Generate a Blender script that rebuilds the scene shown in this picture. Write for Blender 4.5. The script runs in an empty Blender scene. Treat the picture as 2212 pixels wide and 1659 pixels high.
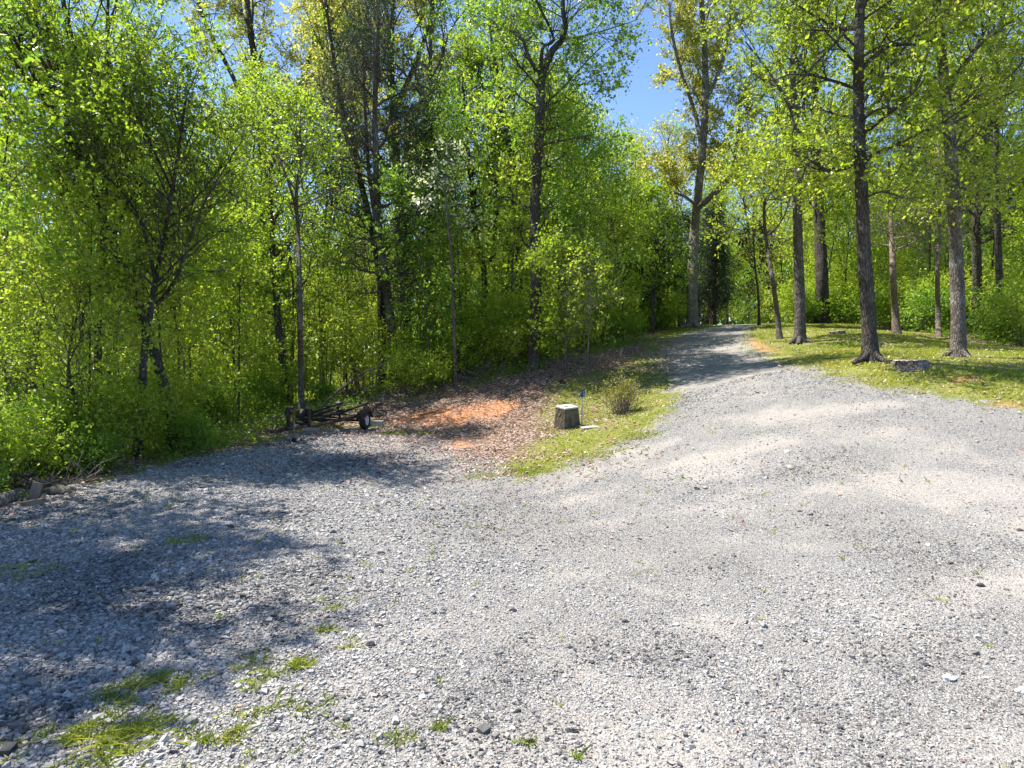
import bpy, math, numpy as np
from mathutils import Vector
R = math.radians
sc = bpy.context.scene
col = sc.collection
rng = np.random.default_rng(7)

# ------------------------------------------------------------------ camera, light, exposure
CAMZ = 2.5; F = 1495.0; CX = 1106.0; CY = 829.5; PITCH = math.atan(89.5 / F)
cam_d = bpy.data.cameras.new('camera'); cam = bpy.data.objects.new('camera', cam_d); col.objects.link(cam)
cam_d.sensor_width = 36; cam_d.lens = F / 2212 * 36; cam_d.clip_start = 0.05; cam_d.clip_end = 3000
cam.location = (0, 0, CAMZ); cam.rotation_euler = (math.pi / 2 - PITCH, 0, 0)
sc.camera = cam
SUN_EL = R(59); SUN_DIR = np.array([-0.86, 0.45]); SUN_DIR /= np.linalg.norm(SUN_DIR)   # horizontal direction towards the sun
w = bpy.data.worlds.new('World'); sc.world = w; w.use_nodes = True
nt = w.node_tree; bg = nt.nodes['Background']
sky = nt.nodes.new('ShaderNodeTexSky'); sky.sky_type = 'NISHITA'; sky.sun_disc = False
sky.sun_elevation = SUN_EL; sky.sun_rotation = math.atan2(SUN_DIR[0], SUN_DIR[1])
sky.air_density = 0.6; sky.dust_density = 0.0; sky.ozone_density = 3.2; sky.altitude = 300
nt.links.new(sky.outputs[0], bg.inputs[0]); bg.inputs[1].default_value = 0.12
sd_ = bpy.data.lights.new('sun', 'SUN'); sun = bpy.data.objects.new('sun', sd_); col.objects.link(sun)
sd_.energy = 4.4; sd_.angle = R(0.5); sd_.color = (1.0, 0.935, 0.84)
v = Vector((SUN_DIR[0] * math.cos(SUN_EL), SUN_DIR[1] * math.cos(SUN_EL), math.sin(SUN_EL)))
sun.rotation_euler = v.to_track_quat('Z', 'Y').to_euler(); sun.location = (-20, 10, 40)
sc.view_settings.view_transform = 'Standard'; sc.view_settings.look = 'None'
sc.view_settings.exposure = 1.45; sc.view_settings.gamma = 1
sc.cycles.max_bounces = 8; sc.cycles.transmission_bounces = 5; sc.cycles.diffuse_bounces = 6

# ------------------------------------------------------------------ helpers
def tag(o, label=None, cat=None, group=None, kind=None):
    if label: o['label'] = label
    if cat: o['category'] = cat
    if group: o['group'] = group
    if kind: o['kind'] = kind
    return o
def empty(name, loc=(0, 0, 0), rz=0.0):
    o = bpy.data.objects.new(name, None); col.objects.link(o)
    o.location = loc; o.rotation_euler = (0, 0, rz); o.empty_display_size = 0.3
    return o
def mesh_obj(name, V, FQ, mat, parent=None, attrs=None, smooth=False):
    V = np.asarray(V, np.float32); FQ = np.asarray(FQ, np.int32)
    me = bpy.data.meshes.new(name)
    me.vertices.add(len(V)); me.vertices.foreach_set('co', V.ravel())
    k = FQ.shape[1]
    me.loops.add(FQ.size); me.loops.foreach_set('vertex_index', FQ.ravel())
    me.polygons.add(len(FQ)); me.polygons.foreach_set('loop_start', np.arange(0, FQ.size, k, dtype=np.int32))
    me.update(calc_edges=True)
    for an, av in (attrs or {}).items():
        a = me.attributes.new(an, 'FLOAT', 'POINT'); a.data.foreach_set('value', np.asarray(av, np.float32).ravel())
    me.polygons.foreach_set('use_smooth', np.full(len(FQ), smooth))
    if mat: me.materials.append(mat)
    o = bpy.data.objects.new(name, me); col.objects.link(o)
    if parent: o.parent = parent
    return o
class Bag:
    def __init__(s): s.V = []; s.Q = []; s.A = []; s.n = 0
    def add(s, V, Q, a=None):
        V = np.asarray(V, float).reshape(-1, 3); Q = np.asarray(Q, int)
        if Q.shape[1] == 3: Q = np.hstack([Q, Q[:, 2:3]])
        s.V.append(V); s.Q.append(Q + s.n); s.A.append(np.zeros(len(V)) + (0.5 if a is None else a)); s.n += len(V)
    def build(s, name, mat, parent=None, smooth=False, offset=(0, 0, 0)):
        V = np.vstack(s.V) - np.asarray(offset); Q = np.vstack(s.Q)
        o = _build_mixed(name, V, Q, mat, parent, smooth)
        a = o.data.attributes.new('tint', 'FLOAT', 'POINT'); a.data.foreach_set('value', np.concatenate(s.A).astype(np.float32))
        return o
def _build_mixed(name, V, Q, mat, parent, smooth):
    tri = Q[:, 2] == Q[:, 3]
    if not tri.any(): return mesh_obj(name, V, Q, mat, parent, None, smooth)
    me = bpy.data.meshes.new(name)
    me.from_pydata(V.tolist(), [], [list(q[:3]) if t else list(q) for q, t in zip(Q.tolist(), tri)]); me.update()
    me.polygons.foreach_set('use_smooth', np.full(len(me.polygons), smooth))
    me.materials.append(mat)
    o = bpy.data.objects.new(name, me); col.objects.link(o)
    if parent: o.parent = parent
    return o
def norm(a): return a / np.maximum(np.linalg.norm(a, axis=-1, keepdims=True), 1e-9)
def tubes(bag, P, Rd, sides=6, a=None, cap=False, rough=0.0, rg=None):
    """P (B,N,3) paths, Rd (B,N) radii"""
    P = np.asarray(P, float); Rd = np.asarray(Rd, float)
    if P.ndim == 2: P = P[None]; Rd = Rd[None]
    B, N, _ = P.shape
    T = norm(np.gradient(P, axis=1))
    ref = np.where(np.abs(T[:, :1, 2:3]) > 0.8, np.array([1., 0, 0]), np.array([0, 0, 1.]))
    U = norm(np.cross(T, np.broadcast_to(ref, T.shape))); W = np.cross(T, U)
    th = np.arange(sides) * 2 * np.pi / sides
    rr = Rd[:, :, None, None] * np.ones((1, 1, sides, 1))
    if rough and rg is not None: rr = rr * (1 + rg.normal(0, rough, rr.shape))
    ring = P[:, :, None] + rr * (np.cos(th)[None, None, :, None] * U[:, :, None] + np.sin(th)[None, None, :, None] * W[:, :, None])
    idx = np.arange(B * N * sides).reshape(B, N, sides)
    q = np.stack([idx[:, :-1], np.roll(idx[:, :-1], -1, 2), np.roll(idx[:, 1:], -1, 2), idx[:, 1:]], -1).reshape(-1, 4)
    bag.add(ring.reshape(-1, 3), q, a)
    if cap:
        for b in range(B):
            for e, od in ((0, -1), (N - 1, 1)):
                c = len(P) ; r = ring[b, e]; V = np.vstack([r, P[b, e][None]])
                i = np.arange(sides); j = (i + 1) % sides
                q = np.stack([i, j, np.full(sides, sides)], -1)
                if od < 0: q = q[:, ::-1]
                bag.add(V, q, a)
def box(bag, c, s, rz=0.0, rx=0.0, ry=0.0, a=None, taper=1.0, bev=0.0):
    """box centre c, full size s"""
    from mathutils import Matrix
    M = np.array((Matrix.Rotation(rz, 3, 'Z') @ Matrix.Rotation(ry, 3, 'Y') @ Matrix.Rotation(rx, 3, 'X')))
    h = np.array(s) / 2; b = min(bev, min(h) * .45)
    if b <= 0:
        V = np.array([(x, y, z) for z in (-1, 1) for y in (-1, 1) for x in (-1, 1)], float) * h
        Q = [(0, 2, 3, 1), (4, 5, 7, 6), (0, 1, 5, 4), (2, 6, 7, 3), (0, 4, 6, 2), (1, 3, 7, 5)]
    else:
        V = []; 
        import bmesh
        bm = bmesh.new(); bmesh.ops.create_cube(bm, size=1)
        for v_ in bm.verts: v_.co = Vector((v_.co.x * s[0], v_.co.y * s[1], v_.co.z * s[2]))
        bmesh.ops.bevel(bm, geom=bm.edges[:], offset=b, segments=2, affect='EDGES', profile=.6)
        bm.verts.ensure_lookup_table()
        V = np.array([v_.co[:] for v_ in bm.verts]); Q = []
        for f in bm.faces:
            ids = [v_.index for v_ in f.verts]
            if len(ids) == 4: Q.append(ids)
            elif len(ids) == 3: Q.append(ids + ids[-1:])
            else:
                for k in range(1, len(ids) - 1): Q.append([ids[0], ids[k], ids[k + 1], ids[k + 1]])
        bm.free()
    if taper != 1.0:
        k = 1 + (taper - 1) * (V[:, 2:3] / (2 * h[2]) + .5); V = V * np.hstack([k, k, np.ones_like(k)])
    bag.add(V @ M.T + np.asarray(c), Q, a)
def path(pts, n):
    """Catmull-Rom-ish resample of control points"""
    pts = np.asarray(pts, float); m = len(pts)
    if m == 2: return pts[0] + (pts[1] - pts[0]) * np.linspace(0, 1, n)[:, None]
    Pp = np.vstack([2 * pts[0] - pts[1], pts, 2 * pts[-1] - pts[-2]])
    t = np.linspace(0, m - 1 - 1e-6, n); i = t.astype(int); f = (t - i)[:, None]
    a, b, c, d = Pp[i], Pp[i + 1], Pp[i + 2], Pp[i + 3]
    return .5 * ((2 * b) + (-a + c) * f + (2 * a - 5 * b + 4 * c - d) * f ** 2 + (-a + 3 * b - 3 * c + d) * f ** 3)
def vnoise(x, y, s, seed=0):
    x = np.asarray(x, float) / s; y = np.asarray(y, float) / s
    xi = np.floor(x).astype(np.int64); yi = np.floor(y).astype(np.int64); fx = x - xi; fy = y - yi
    fx = fx * fx * (3 - 2 * fx); fy = fy * fy * (3 - 2 * fy)
    def h(a, b):
        n = (a * 374761393 + b * 668265263 + seed * 1442695041) & 0xFFFFFFFF
        n = ((n ^ (n >> 13)) * 1274126177) & 0xFFFFFFFF
        return ((n ^ (n >> 16)) & 0xFFFF) / 65535.0
    return (h(xi, yi) * (1 - fx) + h(xi + 1, yi) * fx) * (1 - fy) + (h(xi, yi + 1) * (1 - fx) + h(xi + 1, yi + 1) * fx) * fy
def sstep(a, b, x):
    t = np.clip((x - a) / (b - a), 0, 1); return t * t * (3 - 2 * t)

# ------------------------------------------------------------------ where things stand
cp, sp = math.cos(PITCH), math.sin(PITCH)
def ray(px, py):
    u = (px - CX) / F; v_ = (CY - py) / F
    return np.array([u, cp + sp * v_, -sp + cp * v_])
def pt(px, py, Y):
    d = ray(px, py); return np.array([0, 0, CAMZ]) + d * (Y / d[1])
def to_px(x, y, z):
    dz = z - CAMZ; f = y * cp - dz * sp; up = y * sp + dz * cp
    return CX + F * x / f, CY - F * up / f
CTRL = [pt(*c) for c in [
    (860, 905, 22.4), (1150, 787, 24.3), (1225, 928, 17.4), (1345, 892, 19), (1450, 870, 18), (1440, 820, 21.5), (1430, 765, 27),
    (1500, 900, 15.2), (1700, 1100, 9.6), (2212, 885, 13), (2000, 845, 15), (1885, 775, 17.5), (1965, 792, 16.4), (2070, 774, 19),
    (1730, 738, 26), (1685, 731, 28), (1808, 722, 28), (1940, 721, 27), (2028, 727, 26), (2112, 722, 29), (1495, 702, 37),
    (1600, 706, 42), (1520, 712, 36), (1620, 750, 27), (1700, 782, 21.5), (2212, 748, 25), (1800, 696, 40), (1330, 755, 28.5),
    (798, 846, 24.5), (700, 872, 24), (550, 905, 22), (1000, 830, 24.5), (1060, 900, 20.5), (1140, 1030, 12.9), (2212, 1200, 7.6),
    (1300, 830, 22.5), (1000, 975, 15.9), (1800, 900, 13.2)]]
CTRL += [np.array(p, float) for p in [(-6, 3, 0), (0, 3, 0), (6, 3, 0), (-7.5, 10, 0), (-3, 9, 0), (2, 9, .03), (-6.8, 14.4, 0), (-6.1, 18.2, 0),
    (-4.4, 20.4, 0), (-3, 14, 0), (0, -8, 0), (-14, -6, 0), (14, -6, .2), (-14, 10, -.4), (-12, 18, -.5), (-20, 25, -1.8), (-10, 32, -1.0), (-27, 45, -5),
    (-6, 45, -1.5), (2, 50, 1.5), (0, 72, -1), (-18, 72, -7), (12, 72, 2.2), (28, 50, 3.2), (42, 42, 3), (28, 10, 1.9), (40, 72, 2), (14, 55, 3.0), (20, 30, 2.6)]]
CTRL = np.array(CTRL)
def tps(d2): return 0.5 * d2 * np.log(np.maximum(d2, 1e-8))
_n = len(CTRL); _D = tps(((CTRL[:, None, :2] - CTRL[None, :, :2]) ** 2).sum(-1)) + np.eye(_n) * 4.0
_A = np.zeros((_n + 3, _n + 3)); _A[:_n, :_n] = _D; _A[:_n, _n] = 1; _A[:_n, _n + 1:] = CTRL[:, :2]; _A[_n, :_n] = 1; _A[_n + 1:, :_n] = CTRL[:, :2].T
_W = np.linalg.solve(_A, np.concatenate([CTRL[:, 2], [0, 0, 0]]))
def gz(x, y):
    x = np.atleast_1d(np.asarray(x, float)); y = np.atleast_1d(np.asarray(y, float)); sh = x.shape
    x = x.ravel(); y = y.ravel(); out = np.empty(len(x))
    for s in range(0, len(x), 40000):
        xs = x[s:s + 40000]; ys = y[s:s + 40000]
        xc = np.clip(xs, -30, 44); yc = np.clip(ys, -10, 76)
        d2 = (xc[:, None] - CTRL[None, :, 0]) ** 2 + (yc[:, None] - CTRL[None, :, 1]) ** 2
        z = tps(d2) @ _W[:_n] + _W[_n] + _W[_n + 1] * xc + _W[_n + 2] * yc
        far = np.hypot(xs - xc, ys - yc); z = z - np.minimum(far * .02, 3)
        z += (vnoise(xs, ys, 1.3, 3) - .5) * .05 + (vnoise(xs, ys, .35, 4) - .5) * .014
        out[s:s + 40000] = z
    return out.reshape(sh)
def gz1(x, y): return float(gz(x, y)[0])
_T = np.concatenate([np.linspace(2.5, 30, 1100), np.linspace(30, 70, 500)])
def at(px, py):
    d = ray(px, py); x = d[0] / d[1] * _T; z = CAMZ + d[2] / d[1] * _T
    b = np.nonzero(z < gz(x, _T))[0]
    k = b[0] if len(b) else int(np.argmin(z - gz(x, _T)))
    return np.array([x[k], _T[k], gz1(x[k], _T[k])])
def sdist(poly, x, y):
    """signed distance to a closed world polygon, positive inside"""
    poly = np.asarray(poly, float)[:, :2]; x = np.asarray(x, float); y = np.asarray(y, float)
    d = np.full(x.shape, 1e9); ins = np.zeros(x.shape, bool); m = len(poly)
    for i in range(m):
        a = poly[i]; b = poly[(i + 1) % m]; e = b - a; L = max(e @ e, 1e-9)
        t = np.clip(((x - a[0]) * e[0] + (y - a[1]) * e[1]) / L, 0, 1)
        d = np.minimum(d, np.hypot(x - a[0] - t * e[0], y - a[1] - t * e[1]))
        c = ((a[1] > y) != (b[1] > y))
        ins ^= c & (x < (b[0] - a[0]) * (y - a[1]) / (b[1] - a[1] + 1e-12) + a[0])
    return np.where(ins, d, -d)
def wp(pxs): return [tuple(at(*p)[:2]) for p in pxs]
GRAVEL = wp([(0, 1110), (100, 1075), (200, 1045), (330, 1012), (470, 985), (600, 955), (680, 925), (800, 925), (870, 930), (940, 948), (985, 975), (1060, 1000), (1130, 1035),
             (1230, 1008), (1340, 965), (1430, 915), (1468, 860), (1440, 810), (1418, 770), (1440, 738), (1490, 716), (1545, 707), (1570, 704)]) + [(11, 50), (14, 55), (18, 53)] + \
    wp([(1640, 700), (1612, 728), (1620, 752), (1690, 785), (1790, 812), (1890, 840), (2000, 852), (2100, 868), (2212, 890)]) + [(12, 11.5), (20, 7), (22, -9), (-22, -9), (-16, 3), (-10, 8)]
WOODS = [(-45, -2), (-14, 2), (-10.5, 8)] + wp([(0, 1090), (200, 1028), (330, 1000), (600, 935), (690, 895), (840, 868), (960, 845), (1150, 800), (1290, 765), (1400, 730), (1480, 707)]) + \
    [(9, 44), (10.5, 49), (20, 49), (18.5, 46)] + wp([(1660, 694), (1800, 700), (1900, 706), (2010, 722), (2120, 738), (2212, 752)]) + [(26, 22), (60, 15), (80, 130), (-80, 130)]
LITTER = wp([(700, 910), (800, 870), (960, 850), (1150, 800), (1290, 765), (1370, 745), (1330, 790), (1260, 800), (1180, 830), (1170, 880), (1160, 930), (1110, 985), (1000, 990), (900, 985), (760, 975), (900, 950), (840, 918)])
CLAYS = [wp(p) for p in ([(845, 912), (900, 893), (980, 880), (1010, 890), (1010, 915), (930, 918)], [(1000, 880), (1080, 868), (1120, 875), (1060, 905), (1010, 900)], [(900, 970), (990, 952), (1010, 965), (960, 980)],
         [(1600, 735), (1630, 728), (1690, 762), (1640, 765)], [(2040, 815), (2110, 810), (2120, 825), (2060, 828)], [(2130, 865), (2212, 868), (2212, 892), (2140, 878)])]
STREAKS = [(1590, 1165, 1900, 1195, .16), (1830, 1320, 2110, 1400, .17), (1370, 1275, 1500, 1290, .18), (1330, 1500, 1480, 1520, .2), (2150, 1620, 2212, 1650, .25), (2080, 1220, 2200, 1260, .25),
           (1500, 960, 2200, 1100, .3), (1560, 900, 2212, 1010, .35), (1480, 850, 1500, 740, .3), (1640, 850, 1560, 740, .35), (1300, 1130, 1700, 1040, .25), (1180, 1060, 1460, 950, .25), (820, 1370, 900, 1380, .3)]
SEG = [(at(a, b)[:2], at(c, d)[:2], ww) for a, b, c, d, ww in STREAKS]
def dust(x, y):
    n = vnoise(x * .55 + y * .3, y * 1.1 - x * .25, .9, 11) * .6 + vnoise(x, y, .3, 12) * .25 + vnoise(x, y, 3.0, 13) * .35
    d = sstep(.68, .95, n + .04 * np.clip(x, -4, 3)) * .5
    for a, b, ww in SEG:
        e = b - a; t = np.clip(((x - a[0]) * e[0] + (y - a[1]) * e[1]) / (e @ e), 0, 1)
        dd = np.hypot(x - a[0] - t * e[0], y - a[1] - t * e[1]) + (vnoise(x, y, .25, 17) - .5) * ww * 1.3
        d = np.maximum(d, sstep(ww * 1.2, ww * .2, dd) * .5 * (.2 + .7 * vnoise(x, y, .35, 19)))
    return d
# patches of weeds growing through the stones, and moss: (px, py, radius m, density)
WEEDS = [(300, 1500, .28, 1.), (350, 1480, .22, .8), (150, 1600, .3, 1.), (200, 1585, .25, 1.), (330, 1600, .28, 1.), (290, 1580, .2, .9), (230, 1640, .2, .7), (430, 1640, .33, .8), (470, 1590, .25, .7), (520, 1570, .2, .5), (390, 1655, .3, .6), (560, 1475, .2, .7), (640, 1445, .15, .9),
         (600, 1490, .15, .5), (480, 1470, .12, .9), (650, 1440, .1, 1.), (755, 1395, .12, .7), (700, 1365, .1, .4), (540, 1440, .2, .3), (410, 1168, .25, .6), (100, 1630, .2, .8), (30, 1240, .4, .4), (1135, 1605, .06, 1.), (950, 1575, .05, 1.), (1240, 1640, .04, 1.),
         (730, 1320, .12, .3), (1140, 1020, .5, .9), (1040, 1030, .4, .4), (880, 935, .6, 1.), (840, 935, .3, 1.), (920, 935, .3, .9), (680, 1520, .15, .3), (620, 1540, .2, .35), (720, 1600, .2, .2), (860, 1600, .12, .3), (1390, 940, .5, .5), (1300, 985, .4, .5)]
WE = [(at(a, b)[:2], r_, d_) for a, b, r_, d_ in WEEDS]
def weeds(x, y):
    d = np.zeros_like(x)
    for c, r_, k in WE:
        dd = np.hypot(x - c[0], (y - c[1])) + (vnoise(x, y, .18, 21) - .5) * r_ * 1.2
        d = np.maximum(d, sstep(r_, r_ * .3, dd) * k)
    return d * sstep(.3, .62, vnoise(x, y, .11, 23) * .6 + vnoise(x, y, .3, 24) * .4)

# ------------------------------------------------------------------ materials
class NT:
    def __init__(s, name, rough=.85):
        s.m = bpy.data.materials.new(name); s.m.use_nodes = True; s.t = s.m.node_tree
        s.b = s.t.nodes['Principled BSDF']; s.b.inputs['Roughness'].default_value = rough
        s.b.inputs['Specular IOR Level'].default_value = .25; s.out = s.t.nodes['Material Output']
        s.tc = s.t.nodes.new('ShaderNodeTexCoord'); s.co = s.tc.outputs['Object']
    def n(s, ty, **k):
        o = s.t.nodes.new(ty)
        for a, b in k.items(): setattr(o, a, b)
        return o
    def l(s, a, b): s.t.links.new(a, b)
    def attr(s, name): o = s.n('ShaderNodeAttribute'); o.attribute_name = name; return o.outputs['Fac']
    def map(s, sc_, src=None): o = s.n('ShaderNodeMapping'); o.inputs['Scale'].default_value = sc_; s.l(src or s.co, o.inputs[0]); return o.outputs[0]
    def noise(s, scale, detail=3, rough=.55, src=None):
        o = s.n('ShaderNodeTexNoise'); o.inputs['Scale'].default_value = scale; o.inputs['Detail'].default_value = detail; o.inputs['Roughness'].default_value = rough
        s.l(src or s.co, o.inputs['Vector']); return o.outputs['Fac']
    def vor(s, scale, feature='F1', src=None, out='Distance'):
        o = s.n('ShaderNodeTexVoronoi'); o.feature = feature; o.inputs['Scale'].default_value = scale; s.l(src or s.co, o.inputs['Vector']); return o.outputs[out]
    def ramp(s, f, stops):
        o = s.n('ShaderNodeValToRGB'); e = o.color_ramp.elements
        while len(e) < len(stops): e.new(.5)
        for k, (p, c) in enumerate(stops): e[k].position = p; e[k].color = (*c, 1) if not isinstance(c, (int, float)) else (c, c, c, 1)
        s.l(f, o.inputs[0]); return o.outputs[0]
    def mix(s, f, a, b, mode='MIX'):
        o = s.n('ShaderNodeMix'); o.data_type = 'RGBA'; o.blend_type = mode
        for q, idx in ((f, 0), (a, 6), (b, 7)):
            if isinstance(q, (int, float)): o.inputs[idx].default_value = q if idx == 0 else (q, q, q, 1)
            elif isinstance(q, tuple): o.inputs[idx].default_value = (*q, 1)
            else: s.l(q, o.inputs[idx])
        return o.outputs[2]
    def math(s, op, a, b=0.0, c=None, clamp=False):
        o = s.n('ShaderNodeMath'); o.operation = op; o.use_clamp = clamp
        for k, q in enumerate((a, b, c)):
            if q is None: continue
            if isinstance(q, (int, float)): o.inputs[k].default_value = q
            else: s.l(q, o.inputs[k])
        return o.outputs[0]
    def bump(s, h, strength=.5, dist=.02):
        o = s.n('ShaderNodeBump'); o.inputs['Strength'].default_value = strength; o.inputs['Distance'].default_value = dist; s.l(h, o.inputs['Height']); s.l(o.outputs[0], s.b.inputs['Normal'])
    def color(s, c): s.l(c, s.b.inputs['Base Color'])
def leaf_mat(name, c0, c1, c2, trans=.55, rough=.38, tr_gain=1.5):
    m = NT(name, rough); m.b.inputs['Specular IOR Level'].default_value = .5; t = m.attr('tint')
    oi = m.n('ShaderNodeObjectInfo')
    f = m.math('ADD', m.math('MULTIPLY', t, .75), m.math('MULTIPLY', oi.outputs['Random'], .25))
    c = m.ramp(f, [(0.05, c0), (.5, c1), (.95, c2)]); m.color(c)
    tr = m.n('ShaderNodeBsdfTranslucent'); m.l(m.mix(1.0, c, (tr_gain, tr_gain * 1.05, tr_gain * .7), 'MULTIPLY'), tr.inputs[0])
    mx = m.n('ShaderNodeMixShader'); mx.inputs[0].default_value = trans
    m.l(m.b.outputs[0], mx.inputs[1]); m.l(tr.outputs[0], mx.inputs[2]); m.l(mx.outputs[0], m.out.inputs[0])
    return m.m
def bark_mat(name, dark, light, patch=None, vs=26):
    m = NT(name, .9); st = m.map((vs, vs, 3.2))
    n1 = m.noise(1.0, 4, .6, st); n2 = m.noise(2.2, 4, .6); v1 = m.vor(.9, 'DISTANCE_TO_EDGE', m.map((vs * .8, vs * .8, 5)))
    c = m.ramp(n1, [(.3, dark), (.7, light)])
    if patch: c = m.mix(m.ramp(n2, [(.5, 0.), (.62, .8)]), c, patch)
    c = m.mix(m.ramp(v1, [(0., .75), (.18, 0.)]), c, tuple(x * .4 for x in dark))
    m.color(c); h = m.math('ADD', n1, m.math('MULTIPLY', m.ramp(v1, [(0, 0.), (.25, 1.)]), .8)); m.bump(h, .8, .03)
    return m.m
def plain(name, c, rough=.6, metal=0., var=.25, sc_=6, c2=None):
    m = NT(name, rough); m.b.inputs['Metallic'].default_value = metal
    n = m.noise(sc_, 5, .65); m.color(m.mix(m.ramp(n, [(.35, 0.), (.65, 1.)]), tuple(x * (1 - var) for x in c), c2 or tuple(min(1, x * (1 + var)) for x in c)))
    m.bump(m.noise(sc_ * 12, 3), .15, .004); return m.m
def tint_mat(name, stops, rough=.85, noise=.0, sc_=60):
    m = NT(name, rough); c = m.ramp(m.attr('tint'), stops)
    if noise: c = m.mix(noise, c, m.ramp(m.noise(sc_, 3), [(.3, .25), (.7, 1.)]), 'MULTIPLY')
    m.color(c); return m.m
M = {}
M['fresh'] = leaf_mat('leaf_fresh_green', (.145, .225, .016), (.25, .345, .026), (.40, .46, .07))
M['mid'] = leaf_mat('leaf_mid_green', (.085, .165, .02), (.165, .28, .03), (.29, .385, .06))
M['yellowgreen'] = leaf_mat('leaf_yellow_green', (.17, .235, .016), (.29, .36, .03), (.45, .47, .09))
M['gold'] = leaf_mat('leaf_gold', (.24, .23, .04), (.40, .39, .09), (.55, .50, .18))
M['cedar'] = leaf_mat('cedar_foliage', (.012, .035, .012), (.022, .055, .016), (.045, .085, .022), .15, .7, 1.)
M['softcedar'] = leaf_mat('soft_cedar_foliage', (.03, .07, .02), (.05, .10, .03), (.08, .14, .035), .2, .7, 1.)
M['blossom'] = leaf_mat('white_blossom', (.22, .32, .10), (.5, .54, .34), (.72, .73, .58), .35)
M['deadleaf'] = leaf_mat('dead_leaf', (.05, .022, .014), (.09, .04, .022), (.15, .07, .04), .2, .8, 1.)
M['shrubleaf'] = leaf_mat('shrub_leaf', (.22, .24, .02), (.34, .33, .03), (.45, .40, .05))
M['grass'] = leaf_mat('grass_blade', (.14, .20, .015), (.24, .29, .022), (.45, .40, .09), .35)
M['weed'] = leaf_mat('weed_blade', (.10, .15, .015), (.21, .26, .03), (.44, .39, .10), .35)
M['bark_dark'] = bark_mat('bark_dark', (.038, .031, .026), (.125, .105, .088), (.14, .135, .115))
M['bark_grey'] = bark_mat('bark_grey', (.07, .06, .05), (.19, .165, .14), (.24, .22, .19))
M['bark_pale'] = bark_mat('bark_pale', (.13, .115, .095), (.30, .27, .23), (.36, .34, .30))
M['bark_scaly'] = bark_mat('bark_scaly', (.09, .07, .06), (.24, .205, .18), (.34, .32, .29), 30)
M['bark_tan'] = bark_mat('bark_tan', (.15, .11, .08), (.33, .26, .2), (.40, .33, .27), 30)
M['twig'] = plain('dry_twig', (.20, .16, .13), .9)
M['twigdark'] = plain('dark_twig', (.06, .05, .042), .9)

# ground: one procedural material driven by where gravel, grass, clay and leaf litter lie
g = NT('ground_surface', .95)
sdg = g.attr('sd_gravel'); lit = g.attr('litter'); cla = g.attr('clay'); dst = g.attr('dust'); wds = g.attr('weeds')
nA = g.noise(2.2, 5, .6); nB = g.noise(14, 4, .65); nC = g.noise(60, 3, .6)
cell = g.n('ShaderNodeTexVoronoi'); cell.inputs['Scale'].default_value = 60; g.l(g.co, cell.inputs['Vector'])
cell2 = g.n('ShaderNodeTexVoronoi'); cell2.inputs['Scale'].default_value = 130; g.l(g.co, cell2.inputs['Vector'])
sx = g.n('ShaderNodeSeparateColor'); g.l(cell.outputs['Color'], sx.inputs[0]); sx2 = g.n('ShaderNodeSeparateColor'); g.l(cell2.outputs['Color'], sx2.inputs[0])
st1 = g.ramp(sx.outputs[0], [(0, (.10, .10, .10)), (.3, (.24, .238, .235)), (.6, (.38, .375, .365)), (.85, (.51, .50, .48)), (1, (.36, .30, .24))])
st2 = g.ramp(sx2.outputs[0], [(0, (.09, .09, .092)), (.5, (.34, .335, .33)), (1, (.55, .54, .52))])
gap = g.ramp(cell.outputs['Distance'], [(.35, 1.), (.8, .35)])
grav = g.mix(1.0, g.mix(.45, st1, st2), gap, 'MULTIPLY')
grav = g.mix(g.ramp(g.noise(1.1, 4), [(.35, 0.), (.7, .4)]), grav, (.37, .345, .31))
dustc = g.mix(nB, (.33, .30, .262), (.44, .405, .36))
grav = g.mix(g.math('MULTIPLY', dst, g.ramp(nB, [(.25, .45), (.6, 1.)])), grav, dustc)
wc = g.mix(nB, (.15, .15, .05), (.30, .25, .12))
grav = g.mix(g.math('MULTIPLY', wds, g.ramp(nC, [(.4, .2), (.6, .9)])), grav, wc)
grassc = g.ramp(nB, [(.25, (.09, .12, .02)), (.5, (.17, .20, .035)), (.75, (.32, .28, .09))])
grassc = g.mix(g.ramp(nA, [(.5, 0.), (.72, .75)]), grassc, (.34, .25, .12))
lc = g.n('ShaderNodeTexVoronoi'); lc.inputs['Scale'].default_value = 16; g.l(g.co, lc.inputs['Vector'])
ls = g.n('ShaderNodeSeparateColor'); g.l(lc.outputs['Color'], ls.inputs[0])
litc = g.ramp(ls.outputs[0], [(0, (.10, .055, .04)), (.4, (.25, .15, .115)), (.8, (.42, .29, .24)), (1, (.55, .43, .37))])
litc = g.mix(1.0, litc, g.ramp(lc.outputs['Distance'], [(.3, 1.), (.8, .4)]), 'MULTIPLY')
clayc = g.mix(nB, (.42, .17, .07), (.58, .30, .155))
base = g.mix(g.math('ADD', lit, g.math('MULTIPLY', g.math('SUBTRACT', nB, .5), .9), clamp=True), grassc, litc)
base = g.mix(g.ramp(g.math('ADD', cla, g.math('MULTIPLY', g.math('SUBTRACT', g.math('ADD', g.math('MULTIPLY', nB, .5), g.math('MULTIPLY', nC, .5)), .5), 2.4)), [(.3, 0.), (.5, .95)]), base, clayc)
edge = g.ramp(g.math('ADD', sdg, g.math('MULTIPLY', g.math('SUBTRACT', g.math('ADD', g.math('MULTIPLY', nA, .6), g.math('MULTIPLY', nB, .4)), .5), 2.2)), [(.38, 0.), (.58, 1.)])
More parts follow.
